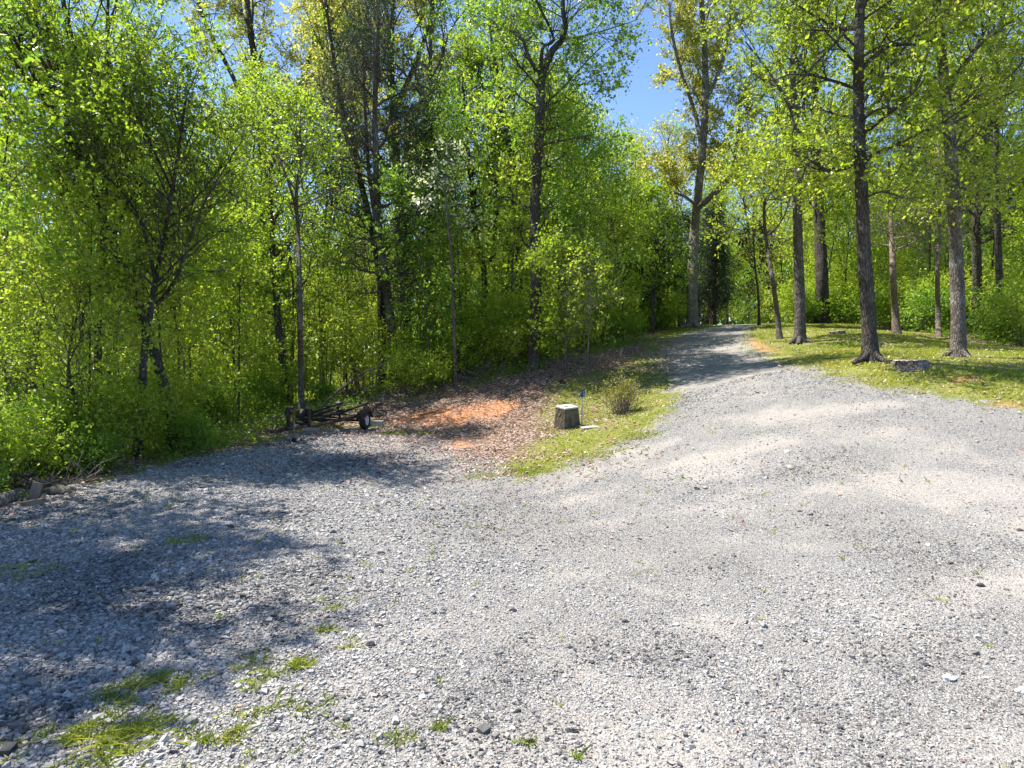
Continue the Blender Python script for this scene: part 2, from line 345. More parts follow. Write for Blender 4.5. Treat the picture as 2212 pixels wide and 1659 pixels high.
# sd_gravel attribute is stored as 0.5 + metres*0.5
g.color(g.mix(edge, base, grav))
hh = g.math('SUBTRACT', 1.0, cell.outputs['Distance']); hh = g.math('ADD', hh, g.math('MULTIPLY', g.math('SUBTRACT', 1.0, cell2.outputs['Distance']), .5))
hh = g.math('ADD', g.math('MULTIPLY', hh, g.math('SUBTRACT', 1.0, g.math('MULTIPLY', dst, .85))), g.math('MULTIPLY', nC, .5))
g.bump(hh, .9, .018)
M['ground'] = g.m
M['stone'] = tint_mat('crushed_stone', [(0, (.075, .075, .077)), (.25, (.22, .218, .215)), (.55, (.38, .374, .362)), (.9, (.57, .56, .535)), (.96, (.48, .45, .41)), (1, (.38, .22, .13))], .85, .45, 90)
M['litter'] = leaf_mat('fallen_leaf', (.16, .09, .07), (.42, .29, .25), (.70, .58, .52), .15, .8, 1.)

# ------------------------------------------------------------------ the ground sheet, split where its kinds meet
def axis(a, b, fine_a, fine_b, fine, growth=1.13):
    c = list(np.arange(fine_a, fine_b, fine)); s = fine; x = c[-1]
    while x < b: s = min(s * growth, 40); x += s; c.append(x)
    s = fine; x = c[0]; L = []
    while x > a: s = min(s * growth, 40); x -= s; L.append(x)
    return np.array(L[::-1] + c)
gx = axis(-600, 600, -12, 16, .11); gy = axis(-200, 900, 2.0, 32, .11)
GX, GY = np.meshgrid(gx, gy); GXf = GX.ravel(); GYf = GY.ravel()
GZf = gz(GXf, GYf)
SDG = sdist(GRAVEL, GXf, GYf); SDW = sdist(WOODS, GXf, GYf); SDL = sdist(LITTER, GXf, GYf)
CL = np.max([sstep(-.5, .35, sdist(c, GXf, GYf)) * (1 if i < 3 else .45) for i, c in enumerate(CLAYS)], axis=0)
LT = np.maximum(sstep(-.6, .8, SDW), sstep(-.9, .5, SDL) * .92)
nx = len(gx); ny = len(gy); I = np.arange(nx * ny).reshape(ny, nx)
Q = np.stack([I[:-1, :-1], I[:-1, 1:], I[1:, 1:], I[1:, :-1]], -1).reshape(-1, 4)
fx = GXf[Q].mean(1); fy = GYf[Q].mean(1); fg = SDG[Q].mean(1); fw = SDW[Q].mean(1); fl = SDL[Q].mean(1)
GA = {'sd_gravel': .5 + np.clip(SDG, -2, 2) * .5, 'litter': LT, 'clay': CL, 'dust': dust(GXf, GYf), 'weeds': weeds(GXf, GYf)}
kindf = np.where(fg > 0, 0, np.where(fw > 0, 1, np.where(fl > 0, 2, 3)))
for k, (nm) in enumerate(('gravel_driveway', 'woodland_floor', 'leafy_clay_bank', 'lawn')):
    q = Q[kindf == k]; u, inv = np.unique(q, return_inverse=True)
    o = mesh_obj(nm, np.stack([GXf, GYf, GZf], -1)[u], inv.reshape(-1, 4), M['ground'], None, {a: b[u] for a, b in GA.items()}, True)
    tag(o, kind='structure')
def sun_free(*a): pass

# ------------------------------------------------------------------ stones, leaves, grass lying on the ground (uncountable)
def stones():
    r = np.random.default_rng(3); P = []
    for y0, y1, dens in ((2.9, 5.5, 4200), (5.5, 8, 2500), (8, 12, 1500), (12, 19, 700)):
        n = int(dens * (y1 - y0) * 1.66 * (y0 + y1) / 2); y = r.uniform(y0, y1, n); x = r.uniform(-1, 1, n) * (.83 * y1); k = np.abs(x) < .83 * y + .3
        P.append(np.stack([x[k], y[k]], -1))
    P = np.vstack(P); x, y = P.T
    keep = (sdist(GRAVEL, x, y) > (vnoise(x, y, .5, 5) - .6) * .9) & (r.random(len(x)) > dust(x, y) * .85) & (r.random(len(x)) > weeds(x, y) * .5)
    x = x[keep]; y = y[keep]; n = len(x)
    big = vnoise(x, y, 1.6, 31) * .5 + sstep(2, -4, x) * .45 + sstep(9, 4, y) * .25
    s = .0040 * (.45 + big * 1.25) * np.exp(r.normal(0, .42, n)) * (1 + y * .06); s = np.where(r.random(n) < .0035, s * 2.2, s); s = np.clip(s, .004, .04)
    C = np.array([(a, b, c) for c in (-1, 1) for b in (-1, 1) for a in (-1, 1)], float)
    V = C[None] * (1 + r.normal(0, .28, (n, 8, 3))); V[:, 4:, :2] *= r.uniform(.45, .95, (n, 1, 1))
    V *= (s[:, None] * np.stack([r.uniform(.9, 1.5, n), r.uniform(.7, 1.1, n), r.uniform(.35, .8, n)], -1))[:, None, :]
    # tumble and spin
    a = r.uniform(0, 2 * np.pi, n); t = r.normal(0, .35, n)
    ct, st_ = np.cos(t)[:, None], np.sin(t)[:, None]; Y = V[..., 1] * ct - V[..., 2] * st_; Z = V[..., 1] * st_ + V[..., 2] * ct
    ca, sa = np.cos(a)[:, None], np.sin(a)[:, None]; X = V[..., 0] * ca - Y * sa; Y = V[..., 0] * sa + Y * ca
    z = gz(x, y) + s * .25
    V = np.stack([X + x[:, None], Y + y[:, None], Z + z[:, None]], -1).reshape(-1, 3)
    q = np.array([(0, 2, 3, 1), (4, 5, 7, 6), (0, 1, 5, 4), (2, 6, 7, 3), (0, 4, 6, 2), (1, 3, 7, 5)])
    Qs = (q[None] + (np.arange(n) * 8)[:, None, None]).reshape(-1, 4)
    tint = np.clip(r.normal(.53, .25, n) - .30 * sstep(.45, .8, vnoise(x, y, 1.1, 81) * .7 + vnoise(x, y, .3, 82) * .3), 0, .93); tint = np.where(r.random(n) < .012, .98, tint)
    o = mesh_obj('gravel_stones', V, Qs, M['stone'], None, {'tint': np.repeat(tint, 8)})
    tag(o, 'loose crushed grey stones covering the driveway', 'gravel', kind='stuff')
stones()
def leaf_geo(c, L, W, d, nrm, fold=.12):
    """diamond leaves: centre base c, length L, width W, direction d, normal nrm"""
    d = norm(d); side = norm(np.cross(nrm, d)); n2 = np.cross(d, side); L = L[:, None]; W = W[:, None]
    m = c + d * L * .45 - n2 * L * fold
    V = np.stack([c, m + side * W * .5 + n2 * L * fold * 1.6, c + d * L, m - side * W * .5 + n2 * L * fold * 1.6], 1)
    return V.reshape(-1, 3), np.arange(len(c) * 4).reshape(-1, 4)
def region(n, x0, x1, y0, y1, r): return r.uniform(x0, x1, n), r.uniform(y0, y1, n)
def litter():
    r = np.random.default_rng(5); xs, ys = region(260000, -12, 22, 8, 34, r)
    sl = sdist(LITTER, xs, ys); sw = sdist(WOODS, xs, ys); sg = sdist(GRAVEL, xs, ys)
    p = np.maximum(sstep(-1.3, .3, sl) * .85 * (1 - .6 * np.max([sstep(-.3, .4, sdist(c, xs, ys)) for c in CLAYS[:3]], axis=0)), sstep(-1.2, .2, sw) * .55 * sstep(9, 2, sw)); p = np.maximum(p, sstep(-4.0, -.1, sl) * .42) + .06 * (sg < .5) + .006
    p *= .35 + 1.0 * sstep(.3, .6, vnoise(xs, ys, .8, 41)); k = r.random(len(xs)) < p
    x = xs[k]; y = ys[k]; n = len(x); z = gz(x, y) + r.uniform(.008, .035, n)
    x2, y2 = region(1300, -8, 8, 3.2, 12, r); x = np.append(x, x2); y = np.append(y, y2); z = np.append(z, gz(x2, y2) + .012); n = len(x)
    a = r.uniform(0, 2 * np.pi, n); d = np.stack([np.cos(a), np.sin(a), r.normal(0, .3, n)], -1)
    nr = norm(np.stack([r.normal(0, .35, n), r.normal(0, .35, n), np.ones(n)], -1)); L = r.uniform(.05, .11, n); L[-1300:] *= .4
    V, q = leaf_geo(np.stack([x, y, z], -1), L, L * r.uniform(.4, .7, n), d, nr, .15)
    tag(mesh_obj('fallen_leaves', V, q, M['litter'], None, {'tint': np.repeat(np.clip(r.normal(.45, .25, n), 0, 1), 4)}), 'brown fallen leaves strewn over the bank and wood edge', 'leaves', kind='stuff')
litter()
def blades(name, x, y, hgt, r, mat, label, wid=.008, lean=.5, tint=None):
    n = len(x); z = gz(x, y) - .005; a = r.uniform(0, 2 * np.pi, n); d = np.stack([np.cos(a), np.sin(a), np.zeros(n)], -1); s = np.stack([-np.sin(a), np.cos(a), np.zeros(n)], -1)
    c = np.stack([x, y, z], -1); h = hgt[:, None]; up = np.array([0, 0, 1.]); ln = (np.abs(r.normal(0, lean, n))[:, None]) * h
    V = np.stack([c - s * wid, c + s * wid, c + s * wid * .7 + up * h * .6 + d * ln * .4, c + up * h + d * ln], 1).reshape(-1, 3)
    if tint is None: tint = r.normal(.45, .22, n)
    return tag(mesh_obj(name, V, np.arange(n * 4).reshape(-1, 4), mat, None, {'tint': np.repeat(np.clip(tint, 0, 1), 4)}), label, 'grass', kind='stuff')
def grasses():
    r = np.random.default_rng(6); xs, ys = region(900000, -9, 24, 9, 42, r)
    k0 = np.abs(xs) < .8 * ys + 1; xs = xs[k0]; ys = ys[k0]
    sg = sdist(GRAVEL, xs, ys); sw = sdist(WOODS, xs, ys); sl = sdist(LITTER, xs, ys)
    cl = np.max([sstep(-.5, .35, sdist(c, xs, ys)) for c in CLAYS], axis=0); nn = vnoise(xs, ys, 1.1, 51) * .6 + vnoise(xs, ys, .3, 52) * .4
    p = sstep(.45, -.5, sg + (nn - .5) * 1.6) * sstep(.8, -.3, sw) * (1 - .93 * sstep(-1.2, .2, sl)) * (1 - cl) * (.08 + .92 * sstep(.36, .66, nn)) * np.where(xs < 5.5, .42, 1)
    k = r.random(len(xs)) < p; x = xs[k]; y = ys[k]
    blades('lawn_grass', x, y, r.uniform(.02, .06, len(x)) * (1 + .4 * (vnoise(x, y, 2, 9) > .6)), r, M['grass'], 'short patchy grass growing on the lawn and island', .012, .8, .25 + .7 * vnoise(x, y, 1.4, 53) * r.uniform(.5, 1.3, len(x)))
    X = []; Y = []
    for c, rad, k in WE:
        n = int(1300 * k * rad * rad * 3.14 / (.25 + rad)) + 40
        a = r.uniform(0, 2 * np.pi, n); q = rad * np.sqrt(r.random(n)) * (.6 + .5 * r.random(n)); X.append(c[0] + np.cos(a) * q * 1.2); Y.append(c[1] + np.sin(a) * q)
    x = np.concatenate(X); y = np.concatenate(Y); kk = (vnoise(x, y, .11, 23) * .6 + vnoise(x, y, .3, 24) * .4) > .47; x = x[kk]; y = y[kk]
    cx_ = r.uniform(-7, 7, 170); cy_ = r.uniform(3.3, 14, 170); kk = np.repeat(np.arange(170), 9); x = np.append(x, cx_[kk] + r.normal(0, .02, len(kk))); y = np.append(y, cy_[kk] + r.normal(0, .02, len(kk)))
    blades('weed_tufts', x, y, r.uniform(.014, .07, len(x)), r, M['weed'], 'low weeds and moss pushing up through the gravel', .0045, 1.3, r.uniform(0, 1, len(x)))
grasses()

# ------------------------------------------------------------------ trees
def grow(p0, d0, L, N, r, wob, up):
    B = len(p0); d = d0[:, None] + np.cumsum(r.normal(0, wob, (B, N, 3)), 1); d = d + np.linspace(0, 1, N)[None, :, None] * np.array([0, 0, 1.]) * up
    d = norm(d); step = (L / (N - 1))[:, None, None] * d; step[:, 0] = 0
    return p0[:, None] + np.cumsum(step, 1)
def along(P, t):
    """points and tangents at parameter t (B,k) on paths P (B,N,3)"""
    B, N, _ = P.shape; f = t * (N - 1); i = np.clip(f.astype(int), 0, N - 2); f = (f - i)[..., None]; b = np.arange(B)[:, None]
    a, c = P[b, i], P[b, i + 1]; return a + (c - a) * f, norm(c - a)
def deviate(T, ang, r):
    q = norm(np.cross(T, r.normal(0, 1, T.shape))); return norm(T * np.cos(ang)[..., None] + q * np.sin(ang)[..., None])
def crown(bw, bl, stems, r, n2=7, n3=6, nl=14, leaf=.085, e0=15, e1=65, prof='oval', wob=.12, up=.25, nup=.5, ratio=.66, L2=.5, L3=.75, hang=.0, flat=1.0, twigs=True):
    """stems: list of (P (N,3), R0, cs, n1, L1): path, base radius, where its crown starts, limbs, limb length"""
    tip = []
    for P, R0, cs, n1, L1 in stems:
        N = len(P); t = np.sort(np.clip(cs + (1 - cs) * (np.arange(n1) + r.random(n1)) / n1, 0, .99))
        p0, T = along(P[None], t[None]); p0 = p0[0]; T = T[0]; u = (t - cs) / (1 - cs + 1e-6)
        az = np.arange(n1) * 2.4 + r.normal(0, .5, n1) + r.uniform(0, 6); el = np.radians(e0 + (e1 - e0) * u + r.normal(0, 10, n1))
        d = np.stack([np.cos(az) * np.cos(el), np.sin(az) * np.cos(el), np.sin(el)], -1); d = norm(d + .35 * T)
        pf = {'oval': .35 + .9 * np.sin(np.pi * np.clip(.12 + .78 * u, 0, 1)), 'cone': 1.05 - .85 * u, 'up': .5 + .6 * u * (1.6 - u), 'flat': .8 + .2 * u}[prof]
        Ls = L1 * pf * r.uniform(.7, 1.25, n1)
        P1 = grow(p0, d, Ls, 9, r, wob, up); r1 = np.clip(R0 * .3 * (Ls / max(L1, .1)) * (1 - .45 * u), .008, .2)
        tubes(bw, P1, r1[:, None] * np.linspace(1, .25, 9)[None] ** 1.0, 5)
        t2 = np.clip(r.uniform(.22, 1.0, (n1, n2)), 0, .985); p2, T2 = along(P1, t2)
        d2 = deviate(T2, np.radians(r.uniform(28, 70, t2.shape)), r); d2[..., 2] = d2[..., 2] * flat + .12
        Lb = (Ls[:, None] * L2 * (1.15 - .6 * t2) * r.uniform(.7, 1.2, t2.shape)).ravel()
        P2 = grow(p2.reshape(-1, 3), norm(d2.reshape(-1, 3)), Lb, 6, r, wob * 1.2, up * .8)
        r2 = np.clip((r1[:, None] * .42 * np.ones_like(t2)).ravel(), .005, .05)
        tubes(bw, P2, r2[:, None] * np.linspace(1, .4, 6)[None], 4)
        t3 = np.clip(r.uniform(.25, 1.05, (len(P2), n3)), 0, .99); p3, T3 = along(P2, t3)
        d3 = deviate(T3, np.radians(r.uniform(20, 75, t3.shape)), r); d3[..., 2] = d3[..., 2] * flat + .05 - hang
        L3v = r.uniform(.5, 1.3, t3.size) * L3
        P3 = grow(p3.reshape(-1, 3), norm(d3.reshape(-1, 3)), L3v, 4, r, wob * 1.4, -hang)
        if twigs: tubes(bw, P3, np.full(len(P3), .0045)[:, None] * np.linspace(1, .5, 4)[None], 3)
        tip.append(P3)
    if bl is None or nl <= 0: return
    P3 = np.concatenate(tip); B = len(P3); tl = 1 - .85 * r.random((B, nl)) ** 1.6; pl, Tl = along(P3, np.clip(tl, 0, .99))
    n = B * nl; sz = leaf * np.exp(r.normal(.0, .32, n)); pl = pl.reshape(-1, 3) + r.normal(0, .055, (n, 3)); ct = np.repeat(r.normal(0, .2, B), nl)
    d = norm(Tl.reshape(-1, 3) * .6 + r.normal(0, .8, (n, 3)) + np.array([0, 0, -.25])); nr = norm(r.normal(0, .75, (n, 3)) + np.array([0, 0, nup]))
    V, q = leaf_geo(pl, sz, sz * ratio, d, nr)
    bl.add(V, q, np.repeat(np.clip(.5 + ct + r.normal(0, .17, n), 0, 1), 4))
def trunk_tube(bag, P, R0, R1, sides=12, flare=.0, n=None, r=rng, roots=0):
    N = len(P); t = np.linspace(0, 1, N); Rr = R1 + (R0 - R1) * (1 - t) ** .8
    hgt = np.concatenate([[0], np.cumsum(np.linalg.norm(np.diff(P, axis=0), axis=1))])
    Rr = Rr * (1 + flare * np.exp(-hgt / .28)) * (1 + r.normal(0, .02, N))
    tubes(bag, P, Rr, sides, rough=.035, rg=r)
    for k in range(roots):
        a = k * 6.283 / roots + r.uniform(-.3, .3); d = np.array([math.cos(a), math.sin(a), 0]); L = R0 * r.uniform(2.0, 3.4)
        pp = path([P[0] + np.array([0, 0, .32]) + d * R0 * .55, P[0] + d * R0 * 1.4 + np.array([0, 0, .2]), P[0] + d * L + np.array([0, 0, .08])], 7)
        tubes(bag, pp, R0 * np.linspace(.55, .2, 7), 7, rough=.08, rg=r)
def hero(name, label, cat, trunk, depth, wpx, leafmat, bark, seed, limbs=(), cs=.45, n1=22, L1=3.0, top_frac=.25, dy=0.6, root_z=True, flare=.55, roots=0, group=None, clear=.22, **kw):
    """trunk: list of picture points of the stem, standing at its own distance; limbs: the same for forks, (points, width px, n1, L1, cs)"""
    r = np.random.default_rng(seed); pts = [pt(px, py, depth + (r.normal(0, dy) if k else 0) * min(1, k * .5)) for k, (px, py) in enumerate(trunk)]
    pts[0][2] = gz1(pts[0][0], pts[0][1]) - .12; base = np.array([pts[0][0], pts[0][1], pts[0][2] + .12])
    P = path(pts, 12 * len(pts)); R0 = wpx / F * depth / 2; bw = Bag(); bl = Bag()
    trunk_tube(bw, P, R0, R0 * top_frac, 14, flare, r=r, roots=roots); stems = [(P, R0, cs, n1, L1)]
    for lp, lw, ln1, lL1, lcs in limbs:
        q = [pt(a, b, depth + r.normal(0, dy) * (k > 0)) for k, (a, b) in enumerate(lp)]; q[0] = P[np.argmin(np.linalg.norm(P - q[0], axis=1))]
        LP = path(q, 8 * len(q)); lr = lw / F * depth / 2; tubes(bw, LP, lr * np.linspace(1, .3, len(LP)) ** .9, 9, rough=.04, rg=r); stems.append((LP, lr, lcs, ln1, lL1))
    crown(bw, bl, stems, r, **kw)
    if clear and bl.V:   # leaves kept off the near side of the stem
        for ci in range(len(bl.V)):
            Lv = bl.V[ci].reshape(-1, 4, 3); c0 = Lv.mean(1); bad = np.zeros(len(c0), bool)
            for SP, *_r in stems[:4]:
                j = np.abs(c0[:, 2][:, None] - SP[None, ::3, 2]).argmin(1); q = SP[::3][j]; rx = c0[:, 0] / c0[:, 1] * q[:, 1]
                bad |= (np.abs(rx - q[:, 0]) < clear) & (c0[:, 1] < q[:, 1] + .1) & (np.abs(c0[:, 2] - q[:, 2]) < .4)
            bad &= r.random(len(bad)) < .88
            bl.V[ci] = Lv[~bad].reshape(-1, 3); bl.Q[ci] = np.arange(len(bl.V[ci])).reshape(-1, 4); bl.A[ci] = bl.A[ci].reshape(-1, 4)[~bad].ravel()
    root = empty(name, base); tag(root, label, cat, group)
    bw.build('trunk', M[bark], root, True, base)
    if bl.V: bl.build('crown', M[leafmat], root, False, base)
    return root
def generic(name, H, R0, leafmat, bark, seed, cs=.4, n1=22, L1=2.6, lean=.06, nst=1, spread=.3, wob=.02, **kw):
    r = np.random.default_rng(seed); bw = Bag(); bl = Bag(); stems = []
    for k in range(nst):
        a = r.uniform(0, 6.28); s = spread if nst > 1 else lean; d = norm(np.array([math.cos(a) * s, math.sin(a) * s, 1.]))[None]
        P = grow(np.array([[0, 0, -.15]]), d, np.array([H * (r.uniform(.75, 1) if nst > 1 else 1)]), 22, r, wob, .3 if nst > 1 else .1)[0]
        rr = R0 * (r.uniform(.6, 1) if nst > 1 else 1); trunk_tube(bw, P, rr, rr * .2, 8 if R0 > .05 else 5, .3, r=r); stems.append((P, rr, cs, n1, L1))
    crown(bw, bl, stems, r, **kw)
    root = empty(name); bw.build('trunk' if nst == 1 else 'stems', M[bark], root, True); bl.build('crown', M[leafmat], root, False)
    return root
def copy_tree(o, loc, rz, s, sz=None):
    c = o.copy(); col.objects.link(c); c.location = loc; c.rotation_euler = (0, 0, rz); c.scale = (s, s, sz or s)
    for ch in o.children:
        d = ch.copy(); col.objects.link(d); d.parent = c
    return c

import sys as _s
_t = __import__('time').time()
GOLD = dict(n2=6, n3=5, nl=11, leaf=.10, e0=25, e1=70, prof='up')
hero('tree', 'tall dark-barked tree with a crooked black fork against the blue sky', 'tree', [(1150, 787), (1156, 690), (1158, 600), (1155, 470), (1160, 360), (1165, 270), (1168, 200), (1168, 150)], 24.3, 25, 'mid', 'bark_dark', 101,
     limbs=[([(1168, 152), (1190, 115), (1212, 88), (1222, 55), (1216, 20), (1220, -60), (1235, -150)], 17, 14, 2.9, .3), ([(1168, 160), (1140, 118), (1128, 85), (1095, 62), (1060, 68)], 9, 7, 1.8, .3), ([(1168, 150), (1172, 105), (1195, 80), (1150, -20), (1120, -130)], 9, 12, 2.8, .2),
            ([(1172, 235), (1215, 190), (1270, 130), (1310, 90)], 5, 8, 1.6, .3), ([(1168, 290), (1220, 265), (1290, 210)], 4, 6, 1.4, .3)],
     cs=.34, n1=18, L1=1.9, top_frac=.72, n2=6, n3=5, nl=9, leaf=.10, e0=0, e1=35, prof='flat', dy=.3, clear=.55)
hero('tree', 'pale grey tree with sparse golden leaves where the driveway goes out of sight', 'tree', [(1495, 703), (1496, 600), (1500, 500), (1505, 445), (1517, 330), (1524, 200), (1520, 80), (1510, -60), (1505, -140)], 37, 24, 'gold', 'bark_pale', 102,
     limbs=[([(1503, 470), (1530, 430), (1560, 400), (1578, 372), (1590, 320), (1600, 250)], 15, 12, 3.0, .3), ([(1517, 330), (1500, 240), (1470, 150), (1450, 60), (1445, -20)], 11, 14, 2.6, .2), ([(1522, 230), (1555, 150), (1575, 60), (1580, -60)], 10, 12, 2.6, .2), ([(1503, 455), (1480, 425), (1450, 415), (1425, 410)], 7, 7, 1.9, .2)],
     cs=.45, n1=26, L1=2.6, roots=5, n2=7, n3=5, nl=17, leaf=.115, e0=20, e1=65, prof='up')
hero('tree', 'thin leaning young tree at the crest left of the grey rooted trunk', 'tree', [(1685, 731), (1678, 670), (1668, 600), (1655, 520), (1650, 440), (1652, 330)], 28, 12, 'yellowgreen', 'bark_grey', 103, cs=.5, n1=14, L1=1.9, n2=6, n3=5, nl=10, leaf=.10, e0=5, e1=50)
hero('tree', 'straight grey tree with spreading roots on the crest of the lawn', 'tree', [(1728, 737), (1728, 660), (1725, 560), (1722, 440), (1720, 300), (1712, 180), (1718, 60), (1722, -80), (1725, -200)], 26, 24, 'yellowgreen', 'bark_grey', 104,
     limbs=[([(1722, 260), (1690, 200), (1650, 140), (1610, 90)], 8, 9, 2.2, .25), ([(1716, 150), (1745, 90), (1770, 20), (1780, -60)], 8, 9, 2.2, .25), ([(1722, 450), (1680, 430), (1630, 440)], 5, 8, 2.0, .3)],
     cs=.38, n1=24, L1=2.7, roots=6, n2=6, n3=5, nl=11, leaf=.10, e0=10, e1=50, prof='oval', hang=.1)
hero('tree', 'thick dark ragged trunk behind the grey rooted tree', 'tree', [(1776, 700), (1775, 600), (1770, 480), (1765, 360), (1760, 200), (1762, 40)], 38, 30, 'fresh', 'bark_dark', 105, cs=.4, n1=22, L1=3.4, n2=7, n3=5, nl=12, leaf=.115)
hero('tree', 'large dark-barked tree on the lawn beside the nearer stump', 'tree', [(1882, 774), (1876, 690), (1868, 560), (1862, 430), (1858, 330), (1854, 200), (1856, 90), (1860, -60), (1862, -220)], 17.5, 32, 'yellowgreen', 'bark_dark', 106,
     limbs=[([(1858, 352), (1825, 362), (1790, 370), (1750, 350), (1730, 390)], 12, 11, 1.5, .25), ([(1856, 100), (1815, 60), (1770, 40), (1720, 10)], 10, 11, 1.8, .25), ([(1858, 130), (1920, 100), (1990, 95), (2060, 70)], 10, 12, 1.8, .25), ([(1857, 260), (1900, 235), (1960, 240)], 6, 9, 1.5, .3), ([(1860, 430), (1905, 415), (1960, 430)], 5, 8, 1.5, .3)],
     cs=.45, n1=24, L1=2.3, roots=5, top_frac=.4, n2=6, n3=4, nl=10, leaf=.09, e0=0, e1=45, prof='flat', hang=.12, dy=.35)
hero('tree', 'smooth tan trunk standing alone on the right lawn', 'tree', [(1937, 722), (1933, 660), (1929, 590), (1926, 520), (1922, 440), (1920, 350)], 27, 16, 'softcedar', 'bark_tan', 107, cs=.5, n1=18, L1=1.7, n2=6, n3=6, nl=16, leaf=.07, ratio=.25, e0=-5, e1=30)
hero('tree', 'slim reddish trunk with bare side twigs in front of the right woods', 'tree', [(2028, 729), (2026, 660), (2025, 580), (2029, 500), (2030, 400), (2026, 300)], 26, 12, 'softcedar', 'bark_tan', 108, cs=.45, n1=18, L1=1.5, n2=6, n3=6, nl=12, leaf=.07, ratio=.25, e0=-5, e1=30)
hero('tree', 'big scaly-barked trunk nearest the right edge of the picture', 'tree', [(2070, 776), (2070, 700), (2066, 560), (2058, 420), (2052, 300), (2042, 200), (2030, 80), (2018, -60), (2010, -200)], 19, 30, 'yellowgreen', 'bark_scaly', 109,
     limbs=[([(2052, 300), (2090, 250), (2150, 215), (2212, 190)], 8, 12, 1.9, .2), ([(2034, 110), (1990, 60), (1940, 40), (1900, 10)], 9, 12, 1.9, .2), ([(2040, 190), (2090, 130), (2130, 60), (2160, -20)], 10, 12, 2.1, .2), ([(2062, 480), (2110, 430), (2170, 400)], 6, 9, 1.6, .3)],
     cs=.45, n1=24, L1=2.5, roots=4, top_frac=.45, n2=6, n3=5, nl=10, leaf=.095, e0=0, e1=45, prof='flat', hang=.12, dy=.35)
hero('cedar_tree', 'dark cedar with a straight trunk right of the scaly-barked tree', 'cedar', [(2112, 724), (2111, 620), (2109, 480), (2106, 330), (2104, 200)], 29, 22, 'cedar', 'bark_dark', 110, cs=.4, n1=34, L1=2.1, n2=8, n3=6, nl=14, leaf=.08, ratio=.25, e0=0, e1=35, prof='cone')
hero('tree', 'forked dark trunk rising from the wood edge left of the trailer', 'tree', [(297, 990), (303, 900), (310, 800), (314, 740), (324, 680), (333, 620), (349, 540), (365, 450), (385, 330), (400, 220)], 15.5, 18, 'fresh', 'bark_dark', 111,
     limbs=[([(326, 672), (350, 645), (380, 600), (400, 550), (440, 440), (500, 340)], 10, 18, 1.7, .4), ([(345, 560), (300, 470), (240, 390), (170, 330)], 7, 14, 1.7, .3), ([(375, 400), (330, 320), (290, 230)], 6, 12, 1.5, .2)],
     cs=.45, n1=24, L1=1.8, n2=6, n3=5, nl=9, leaf=.08, e0=10, e1=50, wob=.15, dy=.4, clear=.35)
hero('tree', 'dark leaning trunk slanting to the upper left behind the forked tree', 'tree', [(380, 915), (350, 820), (318, 720), (290, 630), (255, 550), (222, 470), (195, 390), (150, 290), (90, 210), (20, 120)], 16.4, 23, 'fresh', 'bark_dark', 112,
     limbs=[([(240, 520), (270, 450), (310, 390)], 9, 12, 2.0, .4), ([(225, 475), (170, 440), (120, 425)], 6, 9, 1.6, .3)], cs=.6, n1=18, L1=1.7, n2=6, n3=5, nl=9, leaf=.085, wob=.15, clear=.5, dy=.25)
hero('tree', 'double-stemmed tree with dark limbs high in the upper left corner', 'tree', [(205, 1000), (210, 860), (214, 700), (222, 560), (226, 430), (228, 300), (236, 180), (232, 60), (238, -80)], 17, 17, 'fresh', 'bark_dark', 113,
     limbs=[([(226, 420), (195, 290), (182, 190), (165, 120), (138, 0), (120, -90)], 12, 16, 1.7, .3), ([(195, 300), (150, 200), (90, 130), (10, 70)], 8, 12, 1.5, .3)], cs=.55, n1=20, L1=1.8, n2=6, n3=5, nl=10, leaf=.085, wob=.15, clear=.35, dy=.3)
hero('tree', 'slim crooked young tree near the left border of the woods', 'tree', [(172, 1020), (170, 940), (160, 860), (148, 790), (158, 720), (176, 640)], 14.5, 10, 'fresh', 'bark_dark', 114, cs=.3, n1=20, L1=1.5, n2=6, n3=5, nl=13, leaf=.075, e0=0, e1=45)
hero('tree', 'slender grey tree standing right behind the trailer winch', 'tree', [(652, 905), (650, 800), (648, 690), (646, 590), (644, 500), (640, 420), (650, 340), (646, 270)], 21.5, 14, 'fresh', 'bark_grey', 115,
     limbs=[([(645, 470), (625, 400), (600, 330), (590, 270)], 7, 9, 1.2, .3)], cs=.5, n1=18, L1=1.3, n2=6, n3=5, nl=8, leaf=.08, e0=0, e1=50)
hero('tree', 'dark straight trunk behind the left trailer wheel', 'tree', [(618, 885), (610, 780), (600, 690), (590, 560), (585, 420), (590, 260)], 26, 20, 'mid', 'bark_dark', 116, cs=.4, n1=24, L1=2.6, n2=7, n3=5, nl=13, leaf=.085)
hero('cedar_tree', 'tall cedar with feathery dark foliage above the trailer', 'cedar', [(852, 812), (846, 720), (838, 640), (826, 560), (818, 470), (812, 360), (810, 240), (815, 120), (818, 40)], 27, 22, 'cedar', 'bark_grey', 117,
     limbs=[([(826, 560), (800, 400), (790, 260), (785, 130)], 12, 26, 1.5, .15)], cs=.25, n1=44, L1=2.2, n2=8, n3=6, nl=13, leaf=.08, ratio=.25, e0=-5, e1=35, prof='oval', dy=.4)
hero('tree', 'dark trunk pressed against the left side of the tall cedar', 'tree', [(826, 815), (824, 700), (820, 600), (800, 480), (770, 360), (740, 240), (720, 120), (700, -20)], 30, 19, 'gold', 'bark_dark', 118, cs=.55, n1=26, L1=3.4, n2=6, n3=5, nl=10, leaf=.10, e0=25, e1=70, prof='up')
hero('tree', 'dark tree with a low V fork in the middle of the woods', 'tree', [(1045, 800), (1045, 700), (1046, 590), (1030, 520), (1020, 420), (1010, 300), (1000, 190)], 31, 17, 'mid', 'bark_dark', 119,
     limbs=[([(1046, 592), (1064, 555), (1072, 470), (1090, 410), (1135, 370)], 12, 16, 2.4, .3)], cs=.5, n1=24, L1=2.7, n2=7, n3=5, nl=13, leaf=.095)
